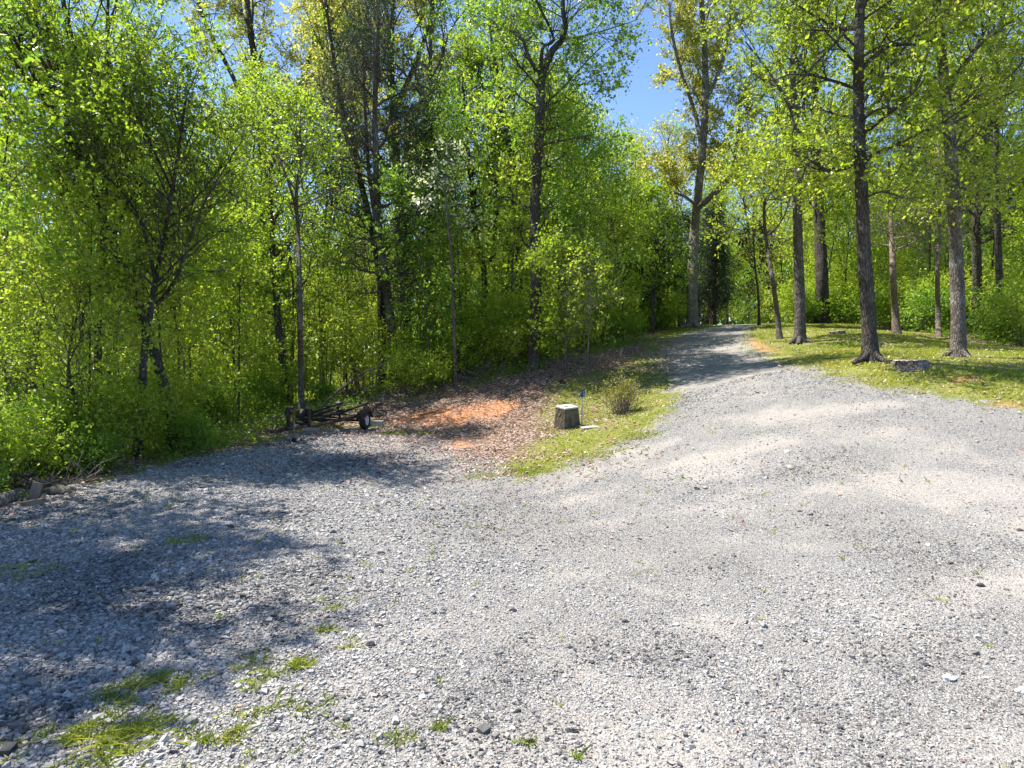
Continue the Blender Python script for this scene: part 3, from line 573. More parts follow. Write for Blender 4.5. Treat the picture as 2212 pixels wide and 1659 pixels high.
hero('oak_tree', 'wide oak crown of golden-brown new leaves at the top of the left woods', 'oak', [(880, 800), (870, 600), (860, 400), (850, 250), (845, 120), (850, -20)], 36, 26, 'gold', 'bark_dark', 120,
     limbs=[([(862, 420), (900, 300), (960, 200), (1000, 160)], 14, 16, 2.6, .3), ([(856, 330), (790, 200), (730, 100), (700, 20)], 13, 16, 2.6, .3), ([(850, 250), (900, 130), (930, 40), (940, -30)], 12, 16, 2.6, .3), ([(858, 380), (760, 280), (690, 220)], 10, 12, 2.4, .3)], cs=.5, n1=20, L1=3.0, n2=6, n3=5, nl=13, leaf=.115, e0=25, e1=70, prof='up', wob=.16)
hero('oak_tree', 'second golden-leaved oak crown showing between the left treetops', 'oak', [(560, 850), (560, 600), (570, 380), (560, 200), (540, 60), (530, -60)], 38, 26, 'gold', 'bark_dark', 121,
     limbs=[([(568, 400), (620, 260), (670, 120), (690, 0)], 14, 16, 2.6, .3), ([(566, 300), (500, 160), (440, 40), (420, -40)], 12, 16, 2.6, .3), ([(565, 330), (640, 200), (760, 90), (800, 10)], 10, 16, 2.4, .3)], cs=.5, n1=20, L1=3.2, n2=6, n3=5, nl=13, leaf=.115, e0=25, e1=70, prof='up', wob=.16)
hero('dogwood_tree', 'small dogwood with white blossom in the middle of the woods', 'dogwood', [(985, 800), (980, 700), (975, 560), (965, 450), (960, 380)], 24, 8, 'blossom', 'bark_grey', 122, cs=.6, n1=9, L1=1.5, n2=5, n3=4, nl=5, leaf=.10, e0=0, e1=25, flat=.2, prof='flat')
hero('dead_sapling', 'sapling carrying withered brown leaves beyond the crest of the drive', 'sapling', [(1640, 700), (1638, 640), (1630, 560), (1628, 500)], 36, 6, 'deadleaf', 'bark_dark', 123, cs=.35, n1=12, L1=.9, n2=4, n3=3, nl=7, leaf=.12, hang=.5)
hero('sapling', 'bright green young tree in front of the dark forked tree', 'sapling', [(1222, 790), (1222, 700), (1218, 640), (1222, 570)], 23.4, 5, 'fresh', 'bark_grey', 124, cs=.15, n1=20, L1=.95, n2=6, n3=5, nl=9, leaf=.10, e0=0, e1=50)
hero('sapling', 'thin pale sapling on the bank between the dark fork tree and the grass', 'sapling', [(1268, 790), (1272, 720), (1275, 650), (1270, 570)], 23.6, 4, 'yellowgreen', 'bark_pale', 125, cs=.25, n1=16, L1=.9, n2=5, n3=4, nl=7, leaf=.09, e0=10, e1=60)
for k, (px, d, hpy, lab) in enumerate([(1385, 38, 520, 'broad dark cedar left of the pale golden tree'), (1432, 43, 470, 'tall dark cedar touching the pale golden tree'), (1541, 44, 520, 'narrow dark cedar right of the pale golden trunk'), (1470, 47, 470, 'dark cedar hidden close behind the pale golden trunk')]):
    by = to_px(0, d, gz1((px - CX) / F * d, d))[1]
    hero('cedar_tree', lab, 'cedar', [(px, by), (px + 3, (by + hpy) / 2), (px, hpy)], d, 12, 'cedar', 'bark_dark', 130 + k, cs=.1, n1=34, L1=(2.0, 1.9, 1.2, 1.7)[k], n2=8, n3=6, nl=13, leaf=.11, ratio=.3, e0=0, e1=35, prof='cone', twigs=False)
print('heroes', __import__('time').time() - _t)

# kinds of woodland tree, each built once and then copied
TALL = [generic('tree', 17, .17, 'fresh', 'bark_dark', 201, cs=.42, n1=22, L1=3.0, n2=7, n3=4, nl=14, leaf=.105, twigs=False),
        generic('tree', 19, .2, 'mid', 'bark_grey', 202, cs=.45, n1=22, L1=3.2, n2=7, n3=4, nl=14, leaf=.11, twigs=False),
        generic('tree', 16, .15, 'yellowgreen', 'bark_dark', 203, cs=.38, n1=22, L1=2.8, n2=7, n3=4, nl=14, leaf=.105, twigs=False, nst=1, lean=.15),
        generic('tree', 18, .16, 'fresh', 'bark_grey', 204, cs=.38, n1=22, L1=2.7, n2=7, n3=4, nl=14, leaf=.10, twigs=False, nst=2, spread=.12),
        generic('tree', 15, .17, 'fresh', 'bark_dark', 206, cs=.55, n1=25, L1=2.8, n2=7, n3=5, nl=24, leaf=.10, twigs=False),
        generic('tree', 18, .2, 'gold', 'bark_dark', 205, cs=.5, n1=22, L1=3.2, n2=7, n3=5, nl=9, leaf=.11, twigs=False, e0=25, e1=70, prof='up')]
CEDAR = [generic('cedar_tree', 11, .13, 'cedar', 'bark_dark', 211, cs=.15, n1=44, L1=2.1, n2=7, n3=5, nl=14, leaf=.11, ratio=.3, e0=-5, e1=30, prof='cone', twigs=False)]
YOUNG = [generic('young_tree', 7.5, .05, 'fresh', 'bark_dark', 221, cs=.25, n1=20, L1=1.6, n2=6, n3=4, nl=9, leaf=.115, e0=0, e1=50, twigs=False),
         generic('young_tree', 6.5, .045, 'mid', 'bark_grey', 222, cs=.2, n1=20, L1=1.7, n2=6, n3=4, nl=9, leaf=.11, e0=0, e1=45, flat=.5, twigs=False),
         generic('young_tree', 9, .06, 'fresh', 'bark_grey', 223, cs=.3, n1=20, L1=1.7, n2=6, n3=4, nl=9, leaf=.105, e0=0, e1=45, twigs=False),
         generic('young_tree', 5.5, .035, 'yellowgreen', 'bark_dark', 224, cs=.2, n1=18, L1=1.4, n2=5, n3=4, nl=8, leaf=.10, e0=10, e1=50, twigs=False),
         generic('young_tree', 12, .06, 'yellowgreen', 'bark_dark', 225, cs=.42, n1=20, L1=1.6, n2=6, n3=4, nl=8, leaf=.10, e0=5, e1=50, wob=.03, twigs=False),
         generic('young_tree', 10, .045, 'mid', 'bark_grey', 226, cs=.4, n1=16, L1=1.5, n2=6, n3=4, nl=8, leaf=.10, e0=5, e1=50, wob=.035, twigs=False)]
BUSH = [generic('bush', 2.2, .02, 'fresh', 'bark_dark', 231, cs=.3, n1=8, L1=.8, nst=7, spread=.85, wob=.09, n2=4, n3=3, nl=7, leaf=.095, twigs=False),
        generic('bush', 1.5, .018, 'mid', 'bark_dark', 232, cs=.25, n1=8, L1=.75, nst=7, spread=1.0, wob=.1, n2=4, n3=3, nl=7, leaf=.09, twigs=False),
        generic('bush', 2.6, .02, 'yellowgreen', 'bark_grey', 233, cs=.35, n1=8, L1=.8, nst=5, spread=.6, wob=.08, n2=4, n3=3, nl=7, leaf=.095, twigs=False)]
used = set()
def where(px, y):
    if px < -60: return 'just outside the left picture edge'
    if px > 2270: return 'just outside the right picture edge'
    if px < 260: return 'at the far left'
    if px < 560: return 'left of the trailer'
    if px < 800: return 'behind the boat trailer'
    if px < 1100: return 'above the leafy bank'
    if px < 1400: return 'left of the driveway'
    if px < 1680: return 'beyond the driveway crest'
    if px < 1950: return 'behind the right lawn'
    return 'along the right lawn'
LAB = {'tall': {'fresh': 'tall tree with fresh green leaves', 'mid': 'tall grey-barked tree with mid green leaves', 'yellowgreen': 'tall leaning tree with yellow green leaves', 'gold': 'tall tree with sparse golden leaves'},
       'cedar': {'cedar': 'dark green cedar'}, 'young': {'fresh': 'young tree with bright green leaves', 'mid': 'layered young tree with mid green leaves', 'yellowgreen': 'young tree with yellow green leaves'},
       'bush': {'fresh': 'bright green bush', 'mid': 'low mid green bush', 'yellowgreen': 'loose yellow green bush'}}
def put(kind, lst, k, x, y, s, r, sz=None):
    o = lst[k]; z = gz1(x, y); lm = [c for c in o.children if c.name.startswith('crown')][0].data.materials[0]
    key = [a for a, b in M.items() if b == lm][0]
    if o.name in used: c = copy_tree(o, (x, y, z), r.uniform(0, 6.28), s, sz)
    else: used.add(o.name); c = o; c.location = (x, y, z); c.rotation_euler = (0, 0, r.uniform(0, 6.28)); c.scale = (s, s, sz or s)
    wh = where(to_px(x, y, z)[0], y); dp = '' if kind == 'bush' or 'outside' in wh else (', front row' if y < 27 and x < 4 or y < 33 and x > 10 else ', farther back')
    lab = LAB[kind][key] + ' ' + wh + dp; tag(c, lab, {'tall': 'tree', 'cedar': 'cedar', 'young': 'young tree', 'bush': 'bush'}[kind], lab.replace('tree ', 'trees ').replace('bush ', 'bushes ').replace('cedar ', 'cedars '))
    return c
def scatter(n, y0, y1, mind, inset0, inset1, r, avoid=(), xlim=.86):
    out = []; tries = 0
    while len(out) < n and tries < 60:
        tries += 1; y = y0 + (y1 - y0) * r.random(400) ** .8; x = r.uniform(-1, 1, 400) * (xlim * y + 2); sw = sdist(WOODS, x, y)
        for a, b, c in zip(x, y, sw):
            if inset0 < c < inset1 and all((a - p[0]) ** 2 + (b - p[1]) ** 2 > mind * mind for p in out) and all((a - p[0]) ** 2 + (b - p[1]) ** 2 > p[2] ** 2 for p in avoid):
                out.append((a, b))
                if len(out) >= n: break
    return out
TR = [(1153, 24.3), (1497, 37), (1728, 26), (1872, 17.5), (2066, 19), (2111, 29), (1933, 27), (2027, 26), (1682, 28), (649, 21.5), (310, 15.5), (845, 27), (825, 30), (1775, 38), (1193, 23.4), (1270, 23.6)]
def hides(x, y, m=46):
    px = CX + F * x / y
    return any(abs(px - a) < m and y < d - .2 for a, d in TR) or math.hypot(x + 5.2, y - 19.6) < 3.4 or (575 < px < 860 and y < 24)
def cap_scale(x, y, H, s, rad=2.5):
    """keep the sky gap over the driveway open: lower trees there"""
    px = CX + F * x / y; m = rad / y * F
    if px + m < 1285 or px - m > 1420: 
        return s
    top = 300 if 1285 < px < 1420 else 230
    hmax = pt(px, top, y)[2] - gz1(x, y); return min(s, max(.25, hmax / H))
r = np.random.default_rng(77); HT = [17, 19, 16, 18, 15, 18]
heroes_xy = [(o.location.x, o.location.y, 1.6) for o in bpy.data.objects if o.type == 'EMPTY' and o.parent is None and o not in TALL + CEDAR + YOUNG + BUSH]
view_axis = [(x, y, 2.2) for x, y in [(1.2, 24), (7.2, 30), (9, 36)]]
ts = scatter(150, 23, 85, 2.9, .8, 200, r, heroes_xy)
ts = [p for p in ts if not (p[1] < 29 and -11 < p[0] < 6)]
for x, y in ts:
    if hides(x, y, 10): continue
    k = r.choice([0, 1, 2, 3, 5], p=[.3, .2, .22, .18, .1]); s = cap_scale(x, y, HT[k], r.uniform(.8, 1.15)); put('tall', TALL, k, x, y, s, r)
cs_ = scatter(14, 30, 70, 4, 2, 100, r, heroes_xy)
for x, y in cs_: put('cedar', CEDAR, 0, x, y, cap_scale(x, y, 11, r.uniform(.8, 1.2)), r)
ys_ = scatter(125, 11, 50, 1.4, .5, 9, r, [(a, b, .7) for a, b, _ in heroes_xy], .84) + scatter(110, 30, 80, 2.0, 6, 60, r) + [(a, b) for a, b in zip(r.uniform(6, 24, 26), r.uniform(50, 62, 26))]
HY = [7.5, 6.5, 9, 5.5, 12, 10]
ys_ = [p for p in ys_ if not hides(*p)]
for x, y in ys_:
    k = r.choice(6, p=[.16, .16, .16, .12, .2, .2]); s = cap_scale(x, y, HY[k], r.uniform(.6, 1.15)); put('young', YOUNG, k, x, y, s, r)
bs_ = scatter(110, 10, 46, 1.0, .05, 3.5, r, [(a, b, .5) for a, b, _ in heroes_xy], .84) + scatter(40, 22, 60, 1.6, 3, 30, r)
bs_ = [p for p in bs_ if not hides(*p, 28)]
bs_ += scatter(16, 11, 21, 1.2, .6, 3.2, r, (), .8)
bs_ = [p for p in bs_ if not (math.hypot(p[0] + 5.2, p[1] - 19.6) < 3.4)]
for x, y in bs_: put('bush', BUSH, r.integers(3), x, y, r.uniform(.45, 1.1) * (.7 if y < 25 else 1), r)
# trees standing just outside the picture, whose shade falls across the driveway
for x, y, k, s in [(-10.9, 11.3, 4, .84), (-10.4, 8.6, 4, .78), (-13.0, 10.2, 4, .9), (-10.6, 6.0, 4, .68), (-13.2, 6.6, 4, .9), (27, 21, 1, .9), (22, 15.5, 0, .8)]:
    put('tall', TALL, k, x, y, s, r)
print('woods', __import__('time').time() - _t, len(ts), len(ys_), len(bs_))

# low undergrowth along the foot of the woods
def undergrowth():
    r = np.random.default_rng(8); x, y = region(60000, -14, 26, 9, 40, r); k = np.abs(x) < .8 * y + 1; x = x[k]; y = y[k]; sw = sdist(WOODS, x, y); n = vnoise(x, y, .9, 61)
    p = sstep(-.5, .2, sw) * sstep(5, 1, sw) * sstep(.35, .6, n) * .8 * (y < 34); k = r.random(len(x)) < p; x = x[k]; y = y[k]
    m = 14; n = len(x) * m; X = np.repeat(x, m) + r.normal(0, .09, n); Y = np.repeat(y, m) + r.normal(0, .09, n); Z = gz(X, Y) + np.abs(r.normal(0, .14, n)) + .02
    L = r.uniform(.04, .10, n); d = r.normal(0, 1, (n, 3)); d[:, 2] *= .4
    V, q = leaf_geo(np.stack([X, Y, Z], -1), L, L * .55, d, norm(r.normal(0, .6, (n, 3)) + np.array([0, 0, 1.])))
    tag(mesh_obj('undergrowth', V, q, M['mid'], None, {'tint': np.repeat(np.clip(r.normal(.55, .2, n), 0, 1), 4)}), 'low leafy undergrowth along the foot of the woods', 'undergrowth', kind='stuff')
undergrowth()
def distant_woods():
    r = np.random.default_rng(12); n = 170000; x = r.uniform(-85, 85, n); y = 92 + r.uniform(0, 16, n) - (x / 85) ** 2 * 25
    n_ = n; top = 10 - np.minimum(gz(x, y), 0) + 7 * vnoise(x, y * 0, 6, 71) + 3 * vnoise(x, y, 2.2, 72); px = CX + F * x / y; top = np.where((px > 1270) & (px < 1450), np.minimum(top, 13), top)
    z = gz(x, y) + top * r.random(n) ** .8; L = r.uniform(.35, .75, n)
    V, q = leaf_geo(np.stack([x, y, z], -1), L, L * .7, r.normal(0, 1, (n, 3)), norm(r.normal(0, 1, (n, 3)) + np.array([0, 0, .5])))
    tag(mesh_obj('distant_woods', V, q, M['fresh'], None, {'tint': np.repeat(np.clip(.15 + .7 * vnoise(x, z, 3, 73) + r.normal(0, .12, n), 0, 1), 4)}), 'far green woods closing the view behind the trunks', 'woods', kind='stuff')
distant_woods()

# ------------------------------------------------------------------ objects
M['black'] = plain('black_painted_steel', (.018, .018, .02), .45, .0, .4, 9, (.06, .045, .035))
M['rubber'] = plain('tyre_rubber', (.022, .021, .02), .85, 0, .35, 8, (.06, .052, .042))
M['galv'] = plain('galvanised_steel', (.42, .42, .41), .4, .7, .25, 14)
M['steel'] = plain('dull_steel', (.16, .155, .15), .6, .2, .4, 14)
M['rim'] = plain('white_rim', (.55, .57, .60), .45, .1, .15, 14)
M['carpet'] = plain('bunk_carpet', (.02, .02, .021), .98, 0, .4, 20)
M['amber'] = plain('amber_lens', (.75, .12, .02), .25, 0, .1)
M['blue'] = plain('blue_cast_iron', (.012, .045, .16), .4, .0, .3, 20)
M['board'] = plain('weathered_board', (.19, .155, .12), .9, 0, .35, 4)
M['cutwood'] = plain('cut_wood', (.55, .46, .34), .9, 0, .3, 9)
M['redlog'] = plain('rotten_log', (.06, .03, .022), .95, 0, .4, 9)
M['orangecut'] = plain('orange_rotten_end', (.45, .17, .05), .9, 0, .3, 12)
M['block'] = plain('concrete_block', (.34, .32, .28), .95, 0, .2, 12)
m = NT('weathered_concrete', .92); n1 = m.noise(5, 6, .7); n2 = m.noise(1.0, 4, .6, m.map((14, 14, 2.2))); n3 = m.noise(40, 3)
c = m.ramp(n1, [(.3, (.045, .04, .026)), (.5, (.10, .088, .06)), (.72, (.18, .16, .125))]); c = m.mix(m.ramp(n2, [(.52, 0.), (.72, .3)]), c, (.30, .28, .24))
m.color(c); m.bump(m.math('ADD', n1, m.math('MULTIPLY', n3, .4)), .6, .015); M['conc'] = m.m  # weathered tone with the shade of the side faces darkened into it
m = NT('bleached_concrete', .9); n1 = m.noise(9, 5, .7); m.color(m.ramp(n1, [(.3, (.42, .40, .35)), (.6, (.66, .64, .58))])); m.bump(n1, .3, .008); M['conctop'] = m.m  # pale colour holds the sunlight falling on the pedestal top
M['moss'] = plain('moss', (.16, .18, .04), .95, 0, .4, 30)

# concrete pedestal with a hole in its top
def pedestal():
    a = at(1226, 928); a[1] += .28; z0 = gz1(a[0], a[1]); a[2] = z0
    from mathutils import Matrix
    root = tag(empty('concrete_pedestal', a), 'tapered mossy concrete pedestal with a bright flat top beside the water hydrant', 'pedestal')
    H = .53; root.rotation_euler = (Matrix.Rotation(R(6), 3, 'X') @ Matrix.Rotation(R(33), 3, 'Z')).to_euler(); b = [(-.26, -.25), (.28, -.25), (.28, .24), (-.24, .24)]; t = [(-.225, -.21), (.20, -.21), (.20, .17), (-.225, .17)]
    r = np.random.default_rng(1); n = 9; V = []; Q = []
    def quadpatch(p00, p10, p11, p01, nu, nv):
        k = len(V)
        for j in range(nv + 1):
            for i in range(nu + 1):
                u, v_ = i / nu, j / nv; p = (1 - u) * (1 - v_) * np.array(p00) + u * (1 - v_) * np.array(p10) + u * v_ * np.array(p11) + (1 - u) * v_ * np.array(p01)
                e = 0 if i in (0, nu) or j in (0, nv) else .004
                V.append(p + r.normal(0, 1, 3) * e)
        for j in range(nv):
            for i in range(nu): q = k + j * (nu + 1) + i; Q.append((q, q + 1, q + nu + 2, q + nu + 1))
    for i in range(4):
        j = (i + 1) % 4; quadpatch((*b[i], -.1), (*b[j], -.1), (*t[j], H), (*t[i], H), 10, 10)
    bg_ = Bag(); bg_.add(np.array(V), np.array(Q)); bg_.build('body', M['conc'], root)
    # top slab with a square well: a ring of four quads, its walls and mossy bottom
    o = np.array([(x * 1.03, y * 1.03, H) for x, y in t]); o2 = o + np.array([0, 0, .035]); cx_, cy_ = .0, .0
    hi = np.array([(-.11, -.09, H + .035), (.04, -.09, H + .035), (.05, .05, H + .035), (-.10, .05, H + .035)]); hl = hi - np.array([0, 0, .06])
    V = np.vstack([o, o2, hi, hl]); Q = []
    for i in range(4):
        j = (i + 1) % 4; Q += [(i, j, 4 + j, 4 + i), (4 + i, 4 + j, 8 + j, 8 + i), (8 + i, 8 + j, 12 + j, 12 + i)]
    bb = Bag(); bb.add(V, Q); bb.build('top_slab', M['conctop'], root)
    b3 = Bag(); b3.add(hl + np.array([0, 0, .02]), [(0, 1, 2, 3)]); b3.build('moss', M['moss'], root)
pedestal()
def hydrant():
    a = at(1257, 921); root = tag(empty('yard_hydrant', a, R(25)), 'slim grey water hydrant pipe with a blue head and lever', 'hydrant')
    b = Bag(); tubes(b, [[0, 0, -.1], [0, 0, .3], [.004, 0, .77]], [.021, .021, .019], 12, cap=True); b.build('pipe', M['galv'], root, True)
    b = Bag(); tubes(b, path([[0, 0, .74], [0, 0, .80], [0, 0, .86]], 6), [.028, .036, .034, .03, .036, .02], 12, cap=True)
    tubes(b, path([[-.02, 0, .80], [-.065, 0, .80], [-.085, 0, .765], [-.087, 0, .735]], 8), np.full(8, .019), 10, cap=True); b.build('head', M['blue'], root, True)
    b = Bag(); tubes(b, path([[.0, 0, .86], [.01, 0, .93], [.035, 0, .95], [.06, 0, .91], [.062, 0, .82], [.058, 0, .75]], 16), np.full(16, .013), 8, cap=True)
    tubes(b, [[-.02, 0, .9], [.03, 0, .92]], [.011, .011], 8, cap=True); b.build('lever', M['blue'], root, True)
    b = at(1275, 925); bb = Bag(); box(bb, (0, 0, .012), (.44, .26, .05), bev=.012); o = bb.build('paving_slab', M['block'], None); o.location = b; o.rotation_euler = (R(2), R(-4), R(12)); tag(o, 'flat concrete slab lying at the foot of the hydrant', 'slab')
hydrant()
def shrub():
    a = at(1343, 893); r = np.random.default_rng(9); bw = Bag(); bl = Bag(); n = 95
    az = r.uniform(0, 6.28, n); el = np.radians(90 - np.abs(r.normal(0, 1, n)) * 30); d = np.stack([np.cos(az) * np.cos(el), np.sin(az) * np.cos(el), np.sin(el)], -1)
    p0 = np.stack([r.normal(0, .13, n), r.normal(0, .13, n), np.full(n, -.05)], -1); P = grow(p0, d, r.uniform(.7, 1.1, n), 8, r, .08, .1); tubes(bw, P, np.linspace(.008, .003, 8)[None] * np.ones((n, 1)), 4)
    t = r.uniform(.4, 1, (n, 6)); p2, T2 = along(P, np.clip(t, 0, .99)); d2 = deviate(T2, np.radians(r.uniform(20, 60, t.shape)), r); P2 = grow(p2.reshape(-1, 3), d2.reshape(-1, 3), r.uniform(.12, .32, n * 6), 4, r, .15, .1)
    tubes(bw, P2, np.full((len(P2), 4), .0028), 3)
    hi = P2[:, -1, 2] > .42; Pl = P2[hi]; tl = r.uniform(.3, .99, (len(Pl), 5)); pl, _T = along(Pl, tl); m_ = pl.size // 3; L = r.uniform(.025, .05, m_)
    V, q = leaf_geo(pl.reshape(-1, 3) + r.normal(0, .015, (m_, 3)), L, L * .55, r.normal(0, 1, (m_, 3)), norm(r.normal(0, .7, (m_, 3)) + np.array([0, 0, .8]))); bl.add(V, q, np.repeat(np.clip(r.normal(.5, .2, m_), 0, 1), 4))
    root = tag(empty('shrub', a), 'twiggy round shrub with yellow-green leaves on the grass island', 'shrub'); bw.build('stems', M['twig'], root, True); bl.build('foliage', M['shrubleaf'], root)
shrub()
def stump(px, py, dia, h, label, tilt=0):
    a = at(px, py); r = np.random.default_rng(int(px)); root = tag(empty('tree_stump', a), label, 'stump'); n = 36; th = np.arange(n) * 2 * np.pi / n
    rad = dia / 2 * (1 + .10 * np.sin(th * 3 + 1) + .07 * np.sin(th * 5 + 2) + .05 * np.sin(th * 9) + r.normal(0, .03, n)); rings = []
    for z, k in ((-.1, 1.5), (.02, 1.28), (.4 * h, 1.1), (.8 * h, 1.02), (h, 1.0)):
        rings.append(np.stack([np.cos(th) * rad * k, np.sin(th) * rad * k * .9, z + tilt * np.cos(th) * dia / 2 * (z > .3 * h) + r.normal(0, .006, n)], -1))
    Rg = np.array(rings); idx = np.arange(5 * n).reshape(5, n); q = np.stack([idx[:-1], np.roll(idx[:-1], -1, 1), np.roll(idx[1:], -1, 1), idx[1:]], -1).reshape(-1, 4)
    b = Bag(); b.add(Rg.reshape(-1, 3), q); b.build('bark', M['bark_scaly'], root, False)
    top = Rg[-1]; c = top.mean(0); ins = c + (top - c) * .5; V = np.vstack([top, ins, c[None]]); i = np.arange(n); j = (i + 1) % n; V[n:2 * n, 2] += r.normal(0, .008, n)
    b = Bag(); b.add(V, np.stack([i, j, n + j, n + i], -1)); b.add(V, np.stack([n + i, n + j, np.full(n, 2 * n)], -1)); b.build('cut_face', M['cutwood'], root)
stump(1966, 792, .66, .15, 'wide low tree stump with a pale cut face near the gravel on the right lawn', .03)
stump(1808, 722, .55, .13, 'small grey tree stump on the crest of the right lawn', .12)

# boat trailer
def trailer():
    th = R(10); c = at(728, 922); c[0] = -5.2; c[1] = 20.2; c[2] = gz1(c[0], c[1])
    ax = np.array([math.cos(th), -math.sin(th)]); base = c
    root = tag(empty('boat_trailer', base, -th), 'empty black boat trailer parked at the edge of the woods', 'trailer')
    # local: +x right wheel, -y tongue (towards the driveway), z up
    z0 = .35; KW = .80; HW = .31 * KW; b = Bag()
    for s in (-1, 1):
        tubes(b, path([[s * .62, 1.35, z0 + .06], [s * .66, .2, z0], [s * .6, -1.0, z0], [s * .32, -2.1, z0 - .01], [s * .05, -2.95, z0 - .02]], 22), np.full(22, .042), 4, cap=True)
    tubes(b, [[0, -3.4, z0 - .02], [0, -2.3, z0 - .02]], [.045, .045], 4, cap=True); b.build('frame', M['black'], root)
    for y, wd in ((1.2, .62), (.35, .66), (-.6, .62), (-1.5, .48)):
        bb = Bag(); tubes(bb, [[-wd, y, z0 - .02], [0, y, z0 - .09], [wd, y, z0 - .02]], [.03, .03, .03], 6, cap=True); bb.build('crossmember', M['black'], root)
    bb = Bag(); tubes(bb, [[-.92, 0, .245], [.92, 0, .245]], [.032, .032], 8, cap=True); bb.build('axle', M['black'], root)
    for s, y0, y1, h in ((-.42, -.9, 1.5, .54), (.42, -.9, 1.5, .54), (-.2, -1.5, .2, .46), (.2, -1.5, .2, .46)):
        bb = Bag(); box(bb, (s, (y0 + y1) / 2, h + .02), (.10, y1 - y0, .055), rx=R(3), bev=.012)
        bk = bb.build('bunk', M['carpet'], root)
        for yy in (y0 + .3, y1 - .3):
            b3 = Bag(); box(b3, (s, yy, (h + z0) / 2 - .01), (.04, .05, h - z0 - .02)); b3.build('bracket', M['black'], bk)
    for s in (-1, 1):      # roller arms at the stern
        bb = Bag(); tubes(bb, [[s * .6, 1.3, z0 + .05], [s * .66, 1.75, .55]], [.025, .025], 6, cap=True); tubes(bb, [[s * .66 - .09, 1.8, .57], [s * .66 + .09, 1.8, .57]], [.05, .05], 10, cap=True); bb.build('stern_roller', M['black'], root)
    for s in (-1, 1):
        b1 = Bag(); N = 26; a = np.linspace(0, 2 * np.pi, N)
        # tyre: lathe about the x axis
        prof = [(-.075, .175), (-.09, .21), (-.092, .27), (-.075, .30), (-.04, .31), (0, .312), (.04, .31), (.075, .30), (.092, .27), (.09, .21), (.075, .175)]
        V = np.array([[(s * .93 + px_, math.cos(t) * pr * KW, HW + math.sin(t) * pr * KW) for t in a[:-1]] for px_, pr in prof]); m_ = N - 1; idx = np.arange(len(prof) * m_).reshape(len(prof), m_)
        q = np.stack([idx[:-1], np.roll(idx[:-1], -1, 1), np.roll(idx[1:], -1, 1), idx[1:]], -1).reshape(-1, 4); 
        wl = empty('wheel', (0, 0, 0)); wl.parent = root
        b1.add(V.reshape(-1, 3), q); b1.build('tyre', M['rubber'], wl, True)
        b2 = Bag(); o_ = s * .055
        prof = [(o_ + s * .02, .178), (o_ + s * .022, .165), (o_ * .4, .15), (o_ * .35, .08), (o_ * .9, .065), (o_ * 1.2, .045), (o_ * 1.2, .001)]
        V = np.array([[(s * .93 + px_, math.cos(t) * pr * KW, HW + math.sin(t) * pr * KW) for t in a[:-1]] for px_, pr in prof]); idx = np.arange(len(prof) * m_).reshape(len(prof), m_)
        b2.add(V.reshape(-1, 3), np.stack([idx[:-1], np.roll(idx[:-1], -1, 1), np.roll(idx[1:], -1, 1), idx[1:]], -1).reshape(-1, 4)); b2.build('rim', M['rim'], wl, True)
        # fender: a bent sheet with thickness
        b4 = Bag(); a2 = np.linspace(R(12), R(168), 14); w0, w1 = s * .80, s * 1.06; V = []
        for t in a2:
            for rr_ in (.40, .408):
                for xx in (w0, w1): V.append((xx, math.cos(t) * rr_ * 1.05 * KW, HW + math.sin(t) * rr_ * KW))
        V = np.array(V).reshape(14, 2, 2, 3); idx = np.arange(56).reshape(14, 2, 2); q = []
        for i in range(13):
            q += [(idx[i, 1, 0], idx[i, 1, 1], idx[i + 1, 1, 1], idx[i + 1, 1, 0]), (idx[i, 0, 1], idx[i, 0, 0], idx[i + 1, 0, 0], idx[i + 1, 0, 1]), (idx[i, 0, 0], idx[i, 1, 0], idx[i + 1, 1, 0], idx[i + 1, 0, 0]), (idx[i, 1, 1], idx[i, 0, 1], idx[i + 1, 0, 1], idx[i + 1, 1, 1])]
        b4.add(V.reshape(-1, 3), q); k = len(V)
        # outer skirt
        sk = [(w1, math.cos(t) * .41 * 1.05 * KW, HW + math.sin(t) * .402 * KW) for t in a2] + [(w1 + s * .002, math.cos(t) * .36 * 1.05 * KW, HW + math.sin(t) * .345 * KW) for t in a2]
        b4.add(np.array(sk), [(i, i + 1, 15 + i, 14 + i) for i in range(13)]); b4.build('fender', M['black'], root, True)
        b5 = Bag(); tubes(b5, [[s * .64, -.1, z0 - .02], [s * .82, -.1, .50]], [.02, .02], 5); b5.build('fender_bracket', M['black'], root)
        b6 = Bag(); box(b6, (s * 1.075, -.34, .34), (.03, .07, .045), bev=.008); b6.build('marker_light', M['amber'], root)
    b6 = Bag(); box(b6, (.5, -1.5, z0 + .01), (.03, .06, .04), bev=.008); b6.build('marker_light', M['amber'], root)
    # winch post
    wp_ = Bag(); box(wp_, (0, -2.75, .58), (.08, .08, .52), rx=R(6), bev=.01); wpo = wp_.build('winch_post', M['black'], root)
    b7 = Bag(); tubes(b7, [[-.09, -2.72, .74], [.09, -2.72, .74]], [.06, .06], 12, cap=True); box(b7, (0, -2.75, .74), (.03, .2, .14), bev=.01); b7.build('winch', M['black'], wpo)
    b7 = Bag(); tubes(b7, [[-.07, -2.6, .84], [.07, -2.6, .84]], [.045, .045], 10, cap=True); b7.build('bow_stop', M['rubber'], wpo)
    b8 = Bag(); box(b8, (.32, -2.25, .56), (.07, .07, .5), bev=.01); b8.build('guide_post', M['black'], root)
